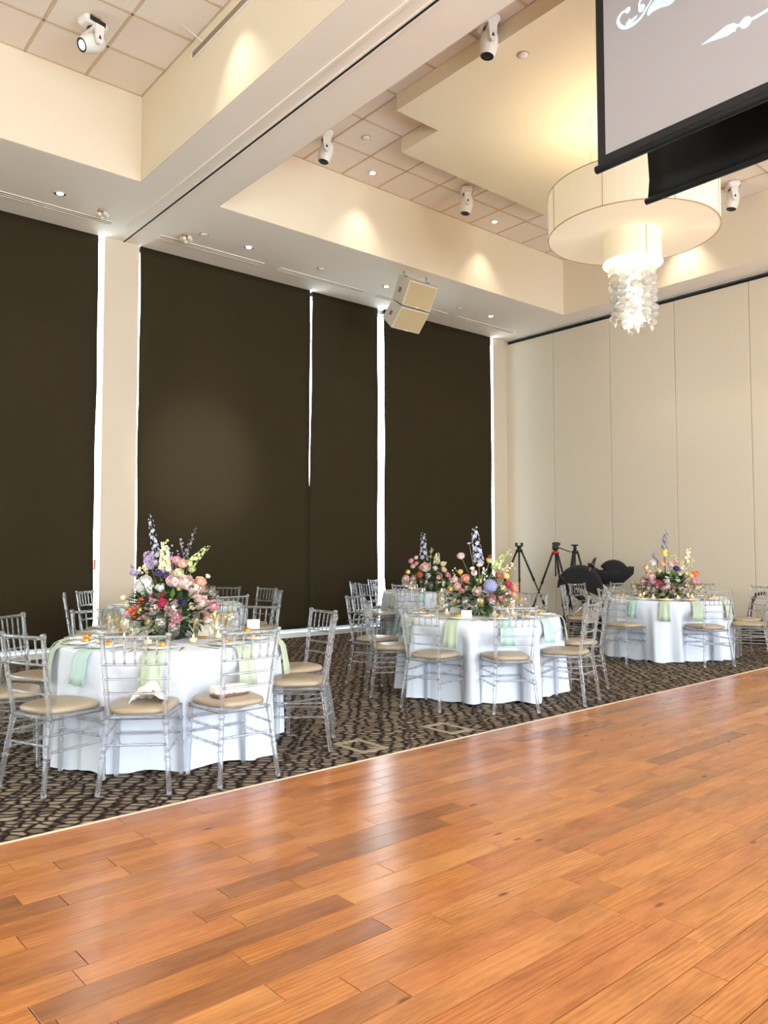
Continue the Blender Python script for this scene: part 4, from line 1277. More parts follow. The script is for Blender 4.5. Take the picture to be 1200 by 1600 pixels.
# ------------------------------------------------------------------ acrylic chairs
def rod(p, q, r, knots=(), n=10, m=14):
    p, q = Vector(p), Vector(q)
    pts, rad = [], []
    ts = sorted(set([i / m for i in range(m + 1)] + [k + d for k in knots for d in (-0.03, -0.012, 0.0, 0.012, 0.03) if 0 < k + d < 1]))
    for t_ in ts:
        pts.append(p.lerp(q, t_))
        b = 1.0
        for k in knots:
            d = abs(t_ - k)
            if d < 0.02: b = max(b, 1.28)
        rad.append(r * b)
    return pts, rad
def make_chair():
    t = thing('chiavari_chair', CH[0][4], 'chair')
    ac = M['acrylic']
    # cushion
    def outline(s_, z):
        out = []
        for i in range(32):
            a = 2 * PI * i / 32
            c, q = math.cos(a), math.sin(a)
            e = 0.55
            X = math.copysign(abs(c) ** e, c)
            Y = math.copysign(abs(q) ** e, q)
            w_ = 0.212 - 0.036 * (1 - Y) / 2 * 1.2
            out.append((X * w_ * s_, Y * 0.195 * s_, z))
        return out
    rings = [outline(0.93, 0.447), outline(1.0, 0.455), outline(1.01, 0.468), outline(0.985, 0.480), outline(0.90, 0.489), outline(0.6, 0.495)]
    vs = [p for r in rings for p in r] + [(0, 0, 0.497)]
    fs = [tuple(range(31, -1, -1))]
    for k in range(5):
        for i in range(32):
            j = (i + 1) % 32
            fs.append((k * 32 + i, k * 32 + j, k * 32 + 32 + j, k * 32 + 32 + i))
    fs += [(160 + i, 160 + (i + 1) % 32, 192) for i in range(32)]
    MB().add(vs, fs, True).build('seat', M['cushion'], t)
    mb = MB()
    fr = [(-0.192, 0.172), (0.192, 0.172), (0.163, -0.187), (-0.163, -0.187)]
    for i in range(4):
        a, b = Vector((*fr[i], 0.432)), Vector((*fr[(i + 1) % 4], 0.432))
        mb.tube([a, b], 0.014, 6)
    mb.build('seat_frame', ac, t)
    for s_ in (-1, 1):
        p, r = rod((s_ * 0.200, 0.178, 0), (s_ * 0.188, 0.168, 0.445), 0.0155, (0.45, 0.62, 0.80))
        MB().tube(p, r, 10).build('leg', ac, t)
        p1, r1 = rod((s_ * 0.203, -0.248, 0), (s_ * 0.163, -0.188, 0.44), 0.0155, (0.45, 0.60, 0.92))
        p2, r2 = rod((s_ * 0.163, -0.188, 0.44), (s_ * 0.190, -0.262, 0.93), 0.0145, (0.28, 0.46, 0.65, 0.97))
        MB().tube(p1 + p2[1:], r1 + r2[1:], 10).build('back_post', ac, t)
    def yb(z):
        return -0.188 - 0.074 * (z - 0.44) / 0.49
    def xb(z):
        return 0.163 + 0.027 * (z - 0.44) / 0.49
    for z, nm, rr in ((0.905, 'crest_rail', 0.012), (0.748, 'back_rail', 0.0085), (0.662, 'back_rail', 0.0085), (0.578, 'back_rail', 0.0085)):
        pts = []
        for i in range(9):
            u = -1 + 2 * i / 8
            pts.append((u * xb(z), yb(z) - 0.016 * (1 - u * u), z))
        MB().tube(pts, rr, 8).build(nm, ac, t)
    for i in range(5):
        u = (-2 + i) / 3.0
        p, r = rod((u * xb(.748), yb(.748) - 0.016 * (1 - u * u), 0.75), (u * xb(.905), yb(.905) - 0.016 * (1 - u * u), 0.905), 0.0065, (0.5,), m=4)
        MB().tube(p, r, 7).build('spindle', ac, t)
    def st(a, b, r=0.0085):
        p, q = rod(a, b, r, (0.25, 0.5, 0.75), m=6)
        MB().tube(p, q, 7).build('stretcher', ac, t)
    for s_ in (-1, 1):
        for z in (0.335, 0.240):
            st((s_ * (0.192 + (0.44 - z) * 0.03), 0.172, z), (s_ * (0.163 + (0.44 - z) * 0.091), -0.188 - 0.136 * (0.44 - z), z))
    for z in (0.355, 0.265):
        st((-0.193, 0.172, z), (0.193, 0.172, z))
    z = 0.28
    st((-0.177, -0.188 - 0.136 * (0.44 - z), z), (0.177, -0.188 - 0.136 * (0.44 - z), z))
    return t
chair0 = make_chair()
chair_at = {}
for i, (k, ang, r, tw, lb) in enumerate(CH):
    o = chair0 if i == 0 else copy_tree(chair0)
    a = math.radians(ang)
    cx, cy = TAB[k]
    rs = r - SEATOFF
    o.location = (cx + rs * math.cos(a), cy + rs * math.sin(a), 0)
    o.rotation_euler = (0, 0, a + PI / 2 + math.radians(tw))
    tag(o, lb, 'chair', 'clear acrylic chairs around the round tables')
    chair_at[i] = o

# pouches on the two nearest chairs
def print_fabric():
    m = mat('floral_print_fabric', srgb(240, 234, 224), 0.9, var=0.02)
    nt = m.node_tree
    b = nt.nodes['Principled BSDF']
    tc = nt.nodes.new('ShaderNodeTexCoord')
    v = nt.nodes.new('ShaderNodeTexVoronoi'); v.inputs['Scale'].default_value = 26
    nt.links.new(tc.outputs['Object'], v.inputs['Vector'])
    r = nt.nodes.new('ShaderNodeValToRGB')
    r.color_ramp.elements[0].position = 0.20; r.color_ramp.elements[0].color = (1, 1, 1, 1)
    r.color_ramp.elements[1].position = 0.30; r.color_ramp.elements[1].color = (0, 0, 0, 1)
    nt.links.new(v.outputs['Distance'], r.inputs[0])
    hue = nt.nodes.new('ShaderNodeValToRGB')
    cr = hue.color_ramp
    cr.interpolation = 'CONSTANT'
    while len(cr.elements) < 4: cr.elements.new(0.5)
    for e, (p_, c) in zip(cr.elements, ((0, (176, 96, 96)), (0.3, (196, 160, 90)), (0.55, (92, 96, 130)), (0.78, (240, 234, 224)))):
        e.position = p_; e.color = srgb(*c)
    sep = nt.nodes.new('ShaderNodeSeparateColor')
    nt.links.new(v.outputs['Color'], sep.inputs[0]); nt.links.new(sep.outputs[0], hue.inputs[0])
    mx = nt.nodes.new('ShaderNodeMix'); mx.data_type = 'RGBA'
    mx.inputs['A'].default_value = srgb(242, 236, 226)
    nt.links.new(r.outputs[0], mx.inputs['Factor']); nt.links.new(hue.outputs[0], mx.inputs['B'])
    nt.links.new(mx.outputs['Result'], b.inputs['Base Color'])
    return m
M['print'] = print_fabric()
def seat_pos(i, dx, dy):
    o = chair_at[i]
    return Matrix.Translation(o.location) @ Matrix.Rotation(o.rotation_euler.z, 4, 'Z') @ Vector((dx, dy, 0.497))
t = thing('floral_pouch', 'white floral print pouch bunched up on an acrylic chair seat', 'bag', seat_pos(0, 0.03, -0.03), chair_at[0].rotation_euler.z)
g = []
for k in range(9):
    v_ = k / 8
    row = []
    for i in range(17):
        a = PI * i / 16
        hgt = 0.115 * math.sin(PI * min(1, 0.12 + v_ * 0.9)) ** 0.7 * (1 + 0.12 * math.sin(5 * a + 4 * v_)) * (0.6 + 0.4 * math.sin(a * 1.2))
        row.append((0.10 * math.cos(a) * (1 - 0.25 * v_ ** 3), -0.06 + 0.15 * v_ + 0.012 * math.sin(7 * a), max(0.001, hgt * math.sin(a))))
    g.append(row)
o = MB().sheet(g).build('pouch_body', M['print'], t)
solid(o, 0.006)
MB().tube([(0.08, -0.05, 0.02), (0.11, -0.08, 0.015), (0.12, -0.03, 0.008)], 0.006, 6).build('drawstring', mat('plum_cord', srgb(104, 64, 72), 0.8), t)
t = thing('floral_case', 'flat white floral print case lying across an acrylic chair seat', 'bag', seat_pos(1, -0.02, -0.02), chair_at[1].rotation_euler.z + 0.12)
MB().bbox((-0.125, -0.045, 0.004), (0.125, 0.045, 0.06), 0.012, Matrix.Rotation(0.05, 4, 'Y') @ Matrix.Translation((0, 0, 0.006))).build('case_body', M['print'], t)
MB().bbox((-0.115, -0.05, 0.0), (0.12, 0.05, 0.012), 0.004).build('lining', mat('plum_lining', srgb(120, 84, 84), 0.8), t)

# ------------------------------------------------------------------ table settings
plate_m = MB().lathe([(0.001, 0.004), (0.080, 0.004), (0.088, 0.008), (0.128, 0.016), (0.130, 0.019), (0.086, 0.012), (0.078, 0.008), (0.001, 0.008)], 28, caps=False).mesh('plate'); plate_m.materials.append(M['china'])
side_m = MB().lathe([(0.001, 0.0), (0.060, 0.0), (0.092, 0.011), (0.093, 0.014), (0.058, 0.004), (0.001, 0.004)], 24, caps=False).mesh('salad_plate'); side_m.materials.append(M['china'])
flute_m = MB().lathe([(0.032, 0), (0.033, 0.003), (0.005, 0.006), (0.0045, 0.085), (0.012, 0.10), (0.024, 0.15), (0.026, 0.225), (0.0245, 0.225), (0.0225, 0.15), (0.010, 0.102), (0.001, 0.10)], 14, caps=False).mesh('champagne_flute'); flute_m.materials.append(M['glass'])
fill_m = MB().lathe([(0.001, 0.104), (0.009, 0.104), (0.021, 0.15), (0.0228, 0.185), (0.001, 0.185)], 12, caps=False).mesh('champagne'); fill_m.materials.append(M['champagne'])
wine_m = MB().lathe([(0.035, 0), (0.036, 0.003), (0.005, 0.006), (0.0045, 0.085), (0.02, 0.095), (0.040, 0.13), (0.040, 0.165), (0.032, 0.205), (0.0305, 0.205), (0.038, 0.165), (0.038, 0.132), (0.018, 0.098), (0.001, 0.096)], 16, caps=False).mesh('wine_glass'); wine_m.materials.append(M['glass'])
gob_m = MB().lathe([(0.034, 0), (0.035, 0.003), (0.007, 0.008), (0.006, 0.055), (0.03, 0.07), (0.039, 0.10), (0.041, 0.165), (0.0395, 0.165), (0.037, 0.10), (0.028, 0.073), (0.001, 0.07)], 16, caps=False).mesh('water_goblet'); gob_m.materials.append(M['glass'])
fork_b = MB().bbox((-0.004, -0.10, 0), (0.004, 0.03, 0.003), 0.001).bbox((-0.010, 0.03, 0), (0.010, 0.05, 0.003), 0.001)
for q in range(4): fork_b.box((-0.010 + q * 0.0055, 0.05, 0), (-0.0065 + q * 0.0055, 0.09, 0.0025))
fork_m = fork_b.mesh('fork'); fork_m.materials.append(M['steel'])
knife_m = MB().bbox((-0.005, -0.11, 0), (0.005, 0.0, 0.004), 0.0015).bbox((-0.008, 0.0, 0.0005), (0.006, 0.11, 0.0025), 0.001).mesh('knife'); knife_m.materials.append(M['steel'])
fav_m = MB().lathe([(0.026, 0), (0.030, 0.006), (0.029, 0.014), (0.024, 0.024), (0.010, 0.030), (0.001, 0.031)], 14, caps=False).mesh('favour'); fav_m.materials.append(M['gold'])
def napkin_mesh(mt, name, drop):
    prof = [(-0.40 + 0.31, 0.004), (-0.2 + 0.31, 0.004), (0.0, 0.003)]
    g = []
    path = [(0.50, ZTAB + 0.004), (0.60, ZTAB + 0.004), (0.70, ZTAB + 0.004), (0.775, ZTAB + 0.004), (0.800, ZTAB - 0.008), (0.822, ZTAB - 0.04), (0.836, ZTAB - 0.12), (0.846, ZTAB - drop * 0.75), (0.852, ZTAB - drop)]
    for k, (r, z) in enumerate(path):
        row = []
        hang = max(0, k - 3) / 5
        wd = 0.060 + 0.012 * hang
        for i in range(9):
            u = -1 + i / 4
            row.append((u * wd, r + 0.010 * hang * math.sin(u * 5 + 1) + 0.004, z + (0.0025 * math.sin(u * 7) if k < 4 else 0.006 * u * (hang > 0.9))))
        g.append(row)
    me = MB().sheet(g).mesh(name)
    me.materials.append(mt)
    return me
napA, napB = napkin_mesh(M['napkin'], 'napkin', 0.24), napkin_mesh(M['napkin2'], 'napkin', 0.21)
def polar(k, a, r, z=ZTAB, tang=0.0):
    cx, cy = TAB[k]
    return Vector((cx + r * math.cos(a) - tang * math.sin(a), cy + r * math.sin(a) + tang * math.cos(a), z))
SHORT = {'front': 'nearest table', 'middle': 'hydrangea table', 'right': 'partition table', 'window': 'table behind the nearest', 'corner': 'far corner table'}
ORD = ['the place nearest the viewer'] + [w_ + ' place clockwise from the viewer' for w_ in ('second', 'third', 'fourth', 'fifth', 'sixth', 'seventh', 'eighth', 'ninth', 'tenth', 'eleventh')]
def item(name, me, k, pos, rot, lb, cat, grp):
    o = put(name, me, None, pos, rot)
    return tag(o, lb % (PLACE + ', ' + SHORT[k]), cat, grp % SHORT[k])
for k in TAB:
    rg = random.Random(ord(k[0]) + 5)
    nb = sorted(a % (2 * PI) for a in NAPK[k])
    angs = list(nb)
    # fill the remaining places evenly, ten to a table
    while len(angs) < 10:
        angs.sort()
        gaps = [((angs[(i + 1) % len(angs)] - angs[i]) % (2 * PI) or 2 * PI, i) for i in range(len(angs))]
        gmax, i = max(gaps)
        n_in = max(1, round(gmax / (2 * PI / 10)) - 1)
        base = angs[i]
        angs += [(base + gmax * (q + 1) / (n_in + 1)) % (2 * PI) for q in range(min(n_in, 10 - len(angs)))]
    lite = k in ('window', 'corner')
    toward = math.atan2(-TAB[k][1], -TAB[k][0])
    q0 = min(angs, key=lambda a: abs(math.atan2(math.sin(a - toward), math.cos(a - toward))))
    angs.sort(key=lambda a: (q0 - a + 1e-6) % (2 * PI))
    for q, a in enumerate(angs):
        PLACE = ORD[q]
        rz = a + PI / 2
        o = put('napkin', napA if (q + len(k)) % 3 else napB, None, (TAB[k][0], TAB[k][1], 0), a - PI / 2)
        solid(o, 0.003)
        tag(o, ('sage green' if o.data == napA else 'mint green') + ' satin napkin hanging at ' + PLACE + ', ' + SHORT[k], 'napkin', 'satin napkins on the ' + SHORT[k])
        item('dinner_plate', plate_m, k, polar(k, a, 0.625, ZTAB + 0.005), rg.uniform(0, 6), 'white dinner plate at %s', 'plate', 'dinner plates on the %s')
        if not lite:
            item('salad_plate', side_m, k, polar(k, a, 0.625, ZTAB + 0.014), rg.uniform(0, 6), 'small white plate on the dinner plate at %s', 'plate', 'salad plates on the %s')
            item('favour', fav_m, k, polar(k, a, 0.60, ZTAB + 0.019, rg.uniform(-.03, .03)), 0, 'round gold foil favour at %s', 'favour', 'gold favours on the %s')
            item('fork', fork_m, k, polar(k, a, 0.63, ZTAB + 0.001, 0.155), a + PI / 2, 'steel fork at %s', 'fork', 'forks on the %s')
            item('knife', knife_m, k, polar(k, a, 0.63, ZTAB + 0.001, -0.155), a + PI / 2, 'steel knife at %s', 'knife', 'knives on the %s')
        f = put('champagne_flute', flute_m, None, polar(k, a, 0.42, ZTAB + 0.001, -0.10 + rg.uniform(-.015, .015)))
        tag(f, 'tall champagne flute at ' + PLACE + ', ' + SHORT[k], 'glass', 'champagne flutes on the ' + SHORT[k])
        put('wine', fill_m, f)
        item('wine_glass', wine_m, k, polar(k, a, 0.44, ZTAB + 0.001, -0.01 + rg.uniform(-.015, .015)), 0, 'empty wine glass at %s', 'glass', 'wine glasses on the %s')
        item('water_goblet', gob_m, k, polar(k, a, 0.45, ZTAB + 0.001, 0.085 + rg.uniform(-.015, .015)), 0, 'short water goblet at %s', 'glass', 'water goblets on the %s')

def on_table(k, px, py):
    return at_z(px, py, ZTAB + 0.002)
def hurricane(p, h, r, lb, candle=True):
    t = thing('hurricane_candle' if candle else 'glass_cylinder', lb, 'candle' if candle else 'vase', p)
    MB().lathe([(r, 0), (r, h), (r - 0.003, h), (r - 0.003, 0.006), (0.001, 0.006)], 20, caps=False).build('glass', M['glass'], t)
    if candle:
        MB().lathe([(0.001, 0.007), (r * 0.62, 0.007), (r * 0.62, h * 0.62), (r * 0.5, h * 0.60), (0.001, h * 0.59)], 16, caps=False).build('pillar_candle', M['wax'], t)
        MB().lathe([(0.002, h * 0.60), (0.007, h * 0.63), (0.004, h * 0.67), (0.001, h * 0.71)], 8, caps=False).build('flame', M['flame'], t)
    else:
        MB().lathe([(0.001, 0.008), (r - 0.004, 0.008), (r - 0.004, h * 0.35), (0.001, h * 0.35)], 16, caps=False).build('water', M['glass'], t)
hurricane(on_table('front', 334, 986), 0.21, 0.055, 'glass hurricane with a glowing ivory candle right of the nearest bouquet')
hurricane(on_table('front', 289, 996), 0.20, 0.045, 'clear glass cylinder vase before the nearest bouquet, beside the cream arch', False)
hurricane(on_table('front', 229, 988), 0.20, 0.042, 'clear glass cylinder vase below the orange blooms of the nearest bouquet', False)
hurricane(on_table('front', 196, 982), 0.12, 0.05, 'short glass votive with candle light at the orange side of the nearest bouquet')
hurricane(on_table('middle', 748, 962), 0.21, 0.05, 'clear glass cylinder vase beside the white place card on the hydrangea table', False)
hurricane(on_table('middle', 800, 955), 0.20, 0.05, 'glass hurricane candle under the peach roses of the hydrangea bouquet')
hurricane(on_table('middle', 690, 952), 0.19, 0.05, 'glass hurricane candle at the window end of the hydrangea table')
hurricane(on_table('right', 1009, 931), 0.17, 0.06, 'glass hurricane candle left of the bouquet by the partition')
hurricane(on_table('corner', 642, 921), 0.17, 0.06, 'glass hurricane candle on the far table under the pink peony')
vg = MB().lathe([(0.028, 0), (0.034, 0.06), (0.032, 0.06), (0.026, 0.006), (0.001, 0.006)], 14, caps=False).mesh('votive_glass'); vg.materials.append(M['glass'])
vw = MB().lathe([(0.001, 0.007), (0.025, 0.007), (0.029, 0.034), (0.001, 0.034)], 12, caps=False).mesh('wax'); vw.materials.append(M['wax'])
vf = MB().lathe([(0.002, 0.034), (0.006, 0.042), (0.004, 0.052), (0.001, 0.060)], 8, caps=False).mesh('flame'); vf.materials.append(M['flame'])
for k in TAB:
    toward = math.atan2(-TAB[k][1], -TAB[k][0])
    for q in range(7):  # extra votives added for a warm glow over the tabletops
        a = toward + 0.45 - 2 * PI * q / 7
        o = put('added_votive', vg, None, polar(k, a, 0.335 + 0.03 * (q % 2), ZTAB + 0.001))
        tag(o, 'added small lit votive candle, %s clockwise from the viewer, %s' % (('first', 'second', 'third', 'fourth', 'fifth', 'sixth', 'seventh')[q], SHORT[k]), 'candle', 'added votive candles on the ' + SHORT[k])
        put('wax', vw, o)
        put('flame', vf, o)
def arch_sign(p, w_, h, m, lb, yaw):
    t = thing('arch_sign', lb, 'sign', p, yaw)
    pts = [(-w_ / 2, 0.012)] + [(w_ / 2, 0.012)] + [(w_ / 2 * math.cos(PI * i / 14), h - w_ / 2 + w_ / 2 * math.sin(PI * i / 14)) for i in range(15)]
    MB().prism(pts, -0.003, 0.003, 'y').build('arch_plate', m, t)
    MB().bbox((-w_ * 0.4, -0.02, 0), (w_ * 0.4, 0.02, 0.016), 0.003).build('base', M['gold'], t)
YF = -YAW
M['archcream'] = mat('frosted_arch', srgb(226, 214, 190), 0.4, var=0.02)
M['archgrey'] = mat('grey_arch', srgb(200, 204, 196), 0.4, var=0.02)
arch_sign(on_table('front', 314, 997), 0.115, 0.205, M['archcream'], 'cream arched table sign beside the candle on the nearest table', YF)
arch_sign(on_table('middle', 714, 960), 0.15, 0.215, M['archgrey'], 'pale grey arched table sign behind the white card on the hydrangea table', YF)
arch_sign(on_table('right', 1060, 932), 0.13, 0.20, M['archcream'], 'tan arched table sign before the bouquet by the partition', YF)
arch_sign(on_table('corner', 669, 922), 0.14, 0.19, M['archgrey'], 'grey arched table sign under the pink peony on the far table', YF)
def place_card(p, yaw, lb):
    t = tag(MB().prism([(-0.028, 0), (0.028, 0), (0.002, 0.075), (-0.002, 0.075)], -0.05, 0.05, 'x').build('place_card', M['card']), lb, 'card')
    t.location = p
    t.rotation_euler = (0, 0, yaw)
place_card(on_table('front', 396, 982), YF + 0.2, 'white tent card at the window side of the nearest table')
place_card(on_table('middle', 729, 966), YF - 0.1, 'white tent card before the grey arch on the hydrangea table')

# ------------------------------------------------------------------ flowers
PAL = {'lav': (178, 180, 206), 'lilac': (182, 160, 196), 'cream': (240, 232, 190), 'white': (244, 240, 234), 'blush': (244, 214, 206), 'pink': (242, 174, 186),
       'hot': (226, 56, 104), 'orange': (238, 126, 70), 'peach': (246, 200, 168), 'purple': (84, 52, 128), 'yellow': (246, 214, 122), 'hyd': (164, 168, 208),
       'rust': (206, 124, 88), 'green': (196, 208, 140), 'grey': (140, 134, 158), 'coral': (242, 172, 148), 'red': (170, 44, 52)}
FM = {k: mat('petal_' + k, srgb(*v), 0.65, var=0.10, scale=14, sheen=0.2) for k, v in PAL.items()}
CACHE = {}
def petal(mb, az, wid, th0, th1, r, Mx=None, ruffle=0.06, tip=1.12, nu=4, nv=4):
    g = []
    for k in range(nv + 1):
        v = k / nv
        th = th0 + (th1 - th0) * v
        row = []
        for i in range(nu + 1):
            u = -1 + 2 * i / nu
            w_ = wid * (0.35 + 0.75 * math.sin(PI * min(1.0, 0.15 + v * 0.72)))
            rr = r * (1 + (tip - 1) * v * v) * (1 + ruffle * math.sin(3 * u + az * 5 + 4 * v))
            a = az + u * w_
            t_ = th - 0.12 * (u * u) * v * (th1 - th0)
            p = Vector((rr * math.sin(t_) * math.cos(a), rr * math.sin(t_) * math.sin(a), -rr * math.cos(t_)))
            row.append(Mx @ p if Mx is not None else p)
        g.append(row)
    mb.sheet(g)
def bloom_mesh(kind, col, var):
    key = (kind, col, var)
    if key in CACHE: return CACHE[key]
    rg = random.Random(hash(kind) % 1000 + var * 31) if False else random.Random(len(kind) * 7 + var * 31)
    mb = MB()
    if kind == 'peony':
        for (n_, r, th, wd) in ((7, 1.0, 1.75, 0.62), (7, 0.84, 2.05, 0.60), (6, 0.66, 2.35, 0.62), (5, 0.46, 2.6, 0.7)):
            for i in range(n_):
                petal(mb, 2 * PI * (i + rg.uniform(-.15, .15)) / n_, wd, 0.25, th + rg.uniform(-.12, .12), r * rg.uniform(.94, 1.04), ruffle=0.09)
        mb.ball((0, 0, 0.05), 0.36, 8, 5)
    elif kind == 'rose':
        for (n_, r, th, wd) in ((5, 1.0, 1.7, 0.8), (5, 0.82, 2.1, 0.75), (4, 0.62, 2.45, 0.85), (3, 0.42, 2.75, 1.1)):
            for i in range(n_):
                petal(mb, 2 * PI * (i + rg.uniform(-.1, .1)) / n_ + r * 3, wd, 0.25, th, r, ruffle=0.04, tip=1.16)
        mb.ball((0, 0, 0.1), 0.26, 8, 5)
    elif kind == 'tulip':
        for (n_, r) in ((3, 0.62), (3, 0.56)):
            for i in range(n_):
                petal(mb, 2 * PI * i / n_ + r * 10, 1.0, 0.2, 2.65, r, ruffle=0.02, tip=1.5)
    elif kind == 'hydrangea':
        for i in range(95):
            z = 1 - 2 * (i + 0.5) / 95
            if z < -0.75: continue
            a = i * 2.39996
            s_ = math.sqrt(1 - z * z)
            n_ = Vector((s_ * math.cos(a), s_ * math.sin(a), z))
            q = n_.to_track_quat('Z', 'Y').to_matrix()
            for j in range(4):
                b = PI / 2 * j + i
                c = [Vector((0.02, 0, 0)), Vector((0.10, -0.075, 0.03)), Vector((0.20, 0, 0.0)), Vector((0.10, 0.075, 0.03))]
                R = Matrix.Rotation(b, 3, 'Z')
                mb.add([n_ * (0.90 + 0.06 * rg.random()) + q @ (R @ p) for p in c], [(0, 1, 2, 3)])
        mb.ball((0, 0, 0), 0.84, 10, 6)
    elif kind == 'daisy':
        for i in range(12):
            a = 2 * PI * i / 12
            R = Matrix.Rotation(a, 3, 'Z')
            c = [Vector((0.15, -0.08, 0)), Vector((0.7, -0.22, 0.12)), Vector((1.0, 0, 0.05)), Vector((0.7, 0.22, 0.12)), Vector((0.15, 0.08, 0))]
            mb.add([R @ p for p in c], [(0, 1, 2, 3, 4)])
        mb.ball((0, 0, 0.06), 0.26, 8, 5, (1, 1, 0.6))
    me = mb.mesh(kind)
    me.materials.append(FM[col])
    CACHE[key] = me
    return me
def spike_mesh(kind, col, L, r0, r1, dens, seed):
    rg = random.Random(seed)
    mb = MB()
    n_ = int(L * dens)
    for i in range(n_):
        v = (i + rg.random() * 0.6) / n_
        rr = (r0 + (r1 - r0) * v)
        a = i * 2.39996 + rg.uniform(-.3, .3)
        out = Vector((math.cos(a), math.sin(a), 0.25)).normalized()
        q = out.to_track_quat('Z', 'Y').to_matrix()
        c0 = Vector((math.cos(a) * rr * 0.75, math.sin(a) * rr * 0.75, v * L))
        s_ = rr * 0.62 * rg.uniform(0.8, 1.15)
        if v > 0.9:
            mb.ball(c0 * 1.0, s_ * 0.5, 6, 4)
            continue
        for j in range(5):
            R = Matrix.Rotation(2 * PI * j / 5 + i, 3, 'Z')
            c = [Vector((0, 0, 0)), Vector((0.6, -0.42, 0.32)), Vector((1.0, 0, 0.28)), Vector((0.6, 0.42, 0.32))]
            mb.add([c0 + q @ (R @ (p * s_)) for p in c], [(0, 1, 2, 3)])
    me = mb.mesh(kind)
    me.materials.append(FM[col])
    return me
def arrangement(k, lb, zc, hw, hz, blooms, spikes, sprigs, nleaf=170):
    nleaf = int(nleaf * 1.5)
    cx, cy = TAB[k]
    t = thing('flower_arrangement', lb, 'flowers', (cx, cy, ZTAB + 0.001))
    c0 = Vector((cx, cy, 0))
    dep = (Vector((cx, cy, 1.0)) - CAM).dot(fw)
    base = Vector(t.location)
    core = Vector((cx, cy, ZTAB + zc))
    flat = Vector((fw.x, fw.y, 0)).normalized()
    def P(px, py, off):
        d = ray(px, py)
        return CAM + d * (dep + off)
    MB().lathe([(0.07, 0), (0.075, 0.004), (0.10, 0.05), (0.115, 0.11), (0.11, 0.115), (0.001, 0.10)], 20, caps=False).build('bowl', M['pot'], t)
    rg = random.Random(len(lb))
    stems = MB()
    n_ = 0
    for b in blooms:
        px, py, kind, col, rp = b[:5]
        ex = ((px - proj(core)[0]) / FPX * dep) / hw
        off = b[5] if len(b) > 5 else -hw * 0.8 * math.sqrt(max(0.05, 1 - min(1, ex * ex))) * (0.55 if py < proj(core)[1] - 20 else 1)
        p = P(px, py, off)
        r = (0.9 if k == 'front' else 0.82) * rp / FPX * dep
        p.z = max(p.z, ZTAB + 0.02 + 0.8 * r)
        o = put(kind, bloom_mesh(kind, col, n_ % 3), t, p - base)
        d = (p - core)
        d = (d.normalized() - 0.45 * flat + Vector((0, 0, 0.25))).normalized()
        o.rotation_euler = d.to_track_quat('Z', 'Y').to_euler()
        o.scale = (r, r, r)
        m = (p - core) * 0.45 + core
        stems.tube([core - base - Vector((0, 0, zc * 0.6)), m - base, p - base - d * r * 0.6], 0.004, 5)
        n_ += 1
    for s_ in spikes:
        kind, col, x0, y0, x1, y1, rp0, rp1, dens, off = s_
        a, b_ = P(x0, y0, off), P(x1, y1, off)
        o = put(kind, spike_mesh(kind, col, (b_ - a).length, rp0 / FPX * dep, rp1 / FPX * dep, dens, n_), t, a - base)
        o.rotation_euler = (b_ - a).to_track_quat('Z', 'Y').to_euler()
        stems.tube([core - base - Vector((0, 0, zc * 0.6)), a - base, b_ - base], [0.004, 0.004, 0.002], 5)
        n_ += 1
    for s_ in sprigs:
        x0, y0, x1, y1, col, off = s_
        a, b_ = P(x0, y0, off), P(x1, y1, off)
        sp = MB()
        sp.tube([core - base, a - base, b_ - base], 0.0025, 4)
        for i in range(14):
            v = i / 13
            c = a.lerp(b_, v) + Vector((rg.uniform(-1, 1), rg.uniform(-1, 1), rg.uniform(-1, 1))) * 0.028
            c.z = max(c.z, ZTAB + 0.03)
            sp.ball(c - base, rg.uniform(0.006, 0.012), 6, 4)
        sp.build('sprig', FM[col], t)
    # small filler blooms tucked between the large ones
    fcol = ['cream', 'white', 'blush', 'peach', 'green', 'blush', 'cream', 'yellow']
    for i in range(26 if k != 'front' else 14):
        d = Vector((rg.gauss(0, 1), rg.gauss(0, 1), rg.gauss(0.25, 0.8))).normalized()
        p = core + Vector((d.x * hw * 0.95, d.y * hw * 0.95, d.z * hz * 0.95))
        if p.z < ZTAB + 0.05: continue
        r = rg.uniform(0.018, 0.034)
        o = put('small_bloom', bloom_mesh(('rose', 'daisy', 'tulip')[i % 3], fcol[i % 8], i % 3), t, p - base)
        o.rotation_euler = (d + Vector((0, 0, 0.3))).normalized().to_track_quat('Z', 'Y').to_euler()
        o.scale = (r, r, r)
        stems.tube([core - base, p - base - d * r * 0.5], 0.003, 4)
    stems.build('stems', M['stem'], t)
    for m_, cnt in ((M['darkgreen'], nleaf), (M['green'], nleaf // 2)):
        mb = MB()
        for i in range(cnt):
            d = Vector((rg.gauss(0, 1), rg.gauss(0, 1), rg.gauss(0.1, 0.8))).normalized()
            rad = rg.uniform(0.45, 1.12)
            p = core + Vector((d.x * hw * rad, d.y * hw * rad, d.z * hz * rad))
            if p.z < ZTAB + 0.03: p.z = ZTAB + 0.03 + rg.random() * 0.04
            q = (d + Vector((rg.uniform(-.6, .6), rg.uniform(-.6, .6), rg.uniform(-.2, .7)))).normalized().to_track_quat('X', 'Z').to_matrix()
            l, w_ = rg.uniform(0.06, 0.11), rg.uniform(0.018, 0.034)
            c = [Vector((0, 0, 0)), Vector((l * 0.35, -w_, 0.006)), Vector((l, 0, -0.012)), Vector((l * 0.35, w_, 0.006)), Vector((l * 0.4, 0, -0.004))]
            lv = [p - base + q @ v for v in c]
            for v in lv: v.z = max(v.z, 0.006)
            mb.add(lv, [(0, 1, 4), (1, 2, 4), (2, 3, 4), (3, 0, 4)], True)
        o = mb.build('foliage', m_, t)
        tag(o, kind='stuff')
    return t
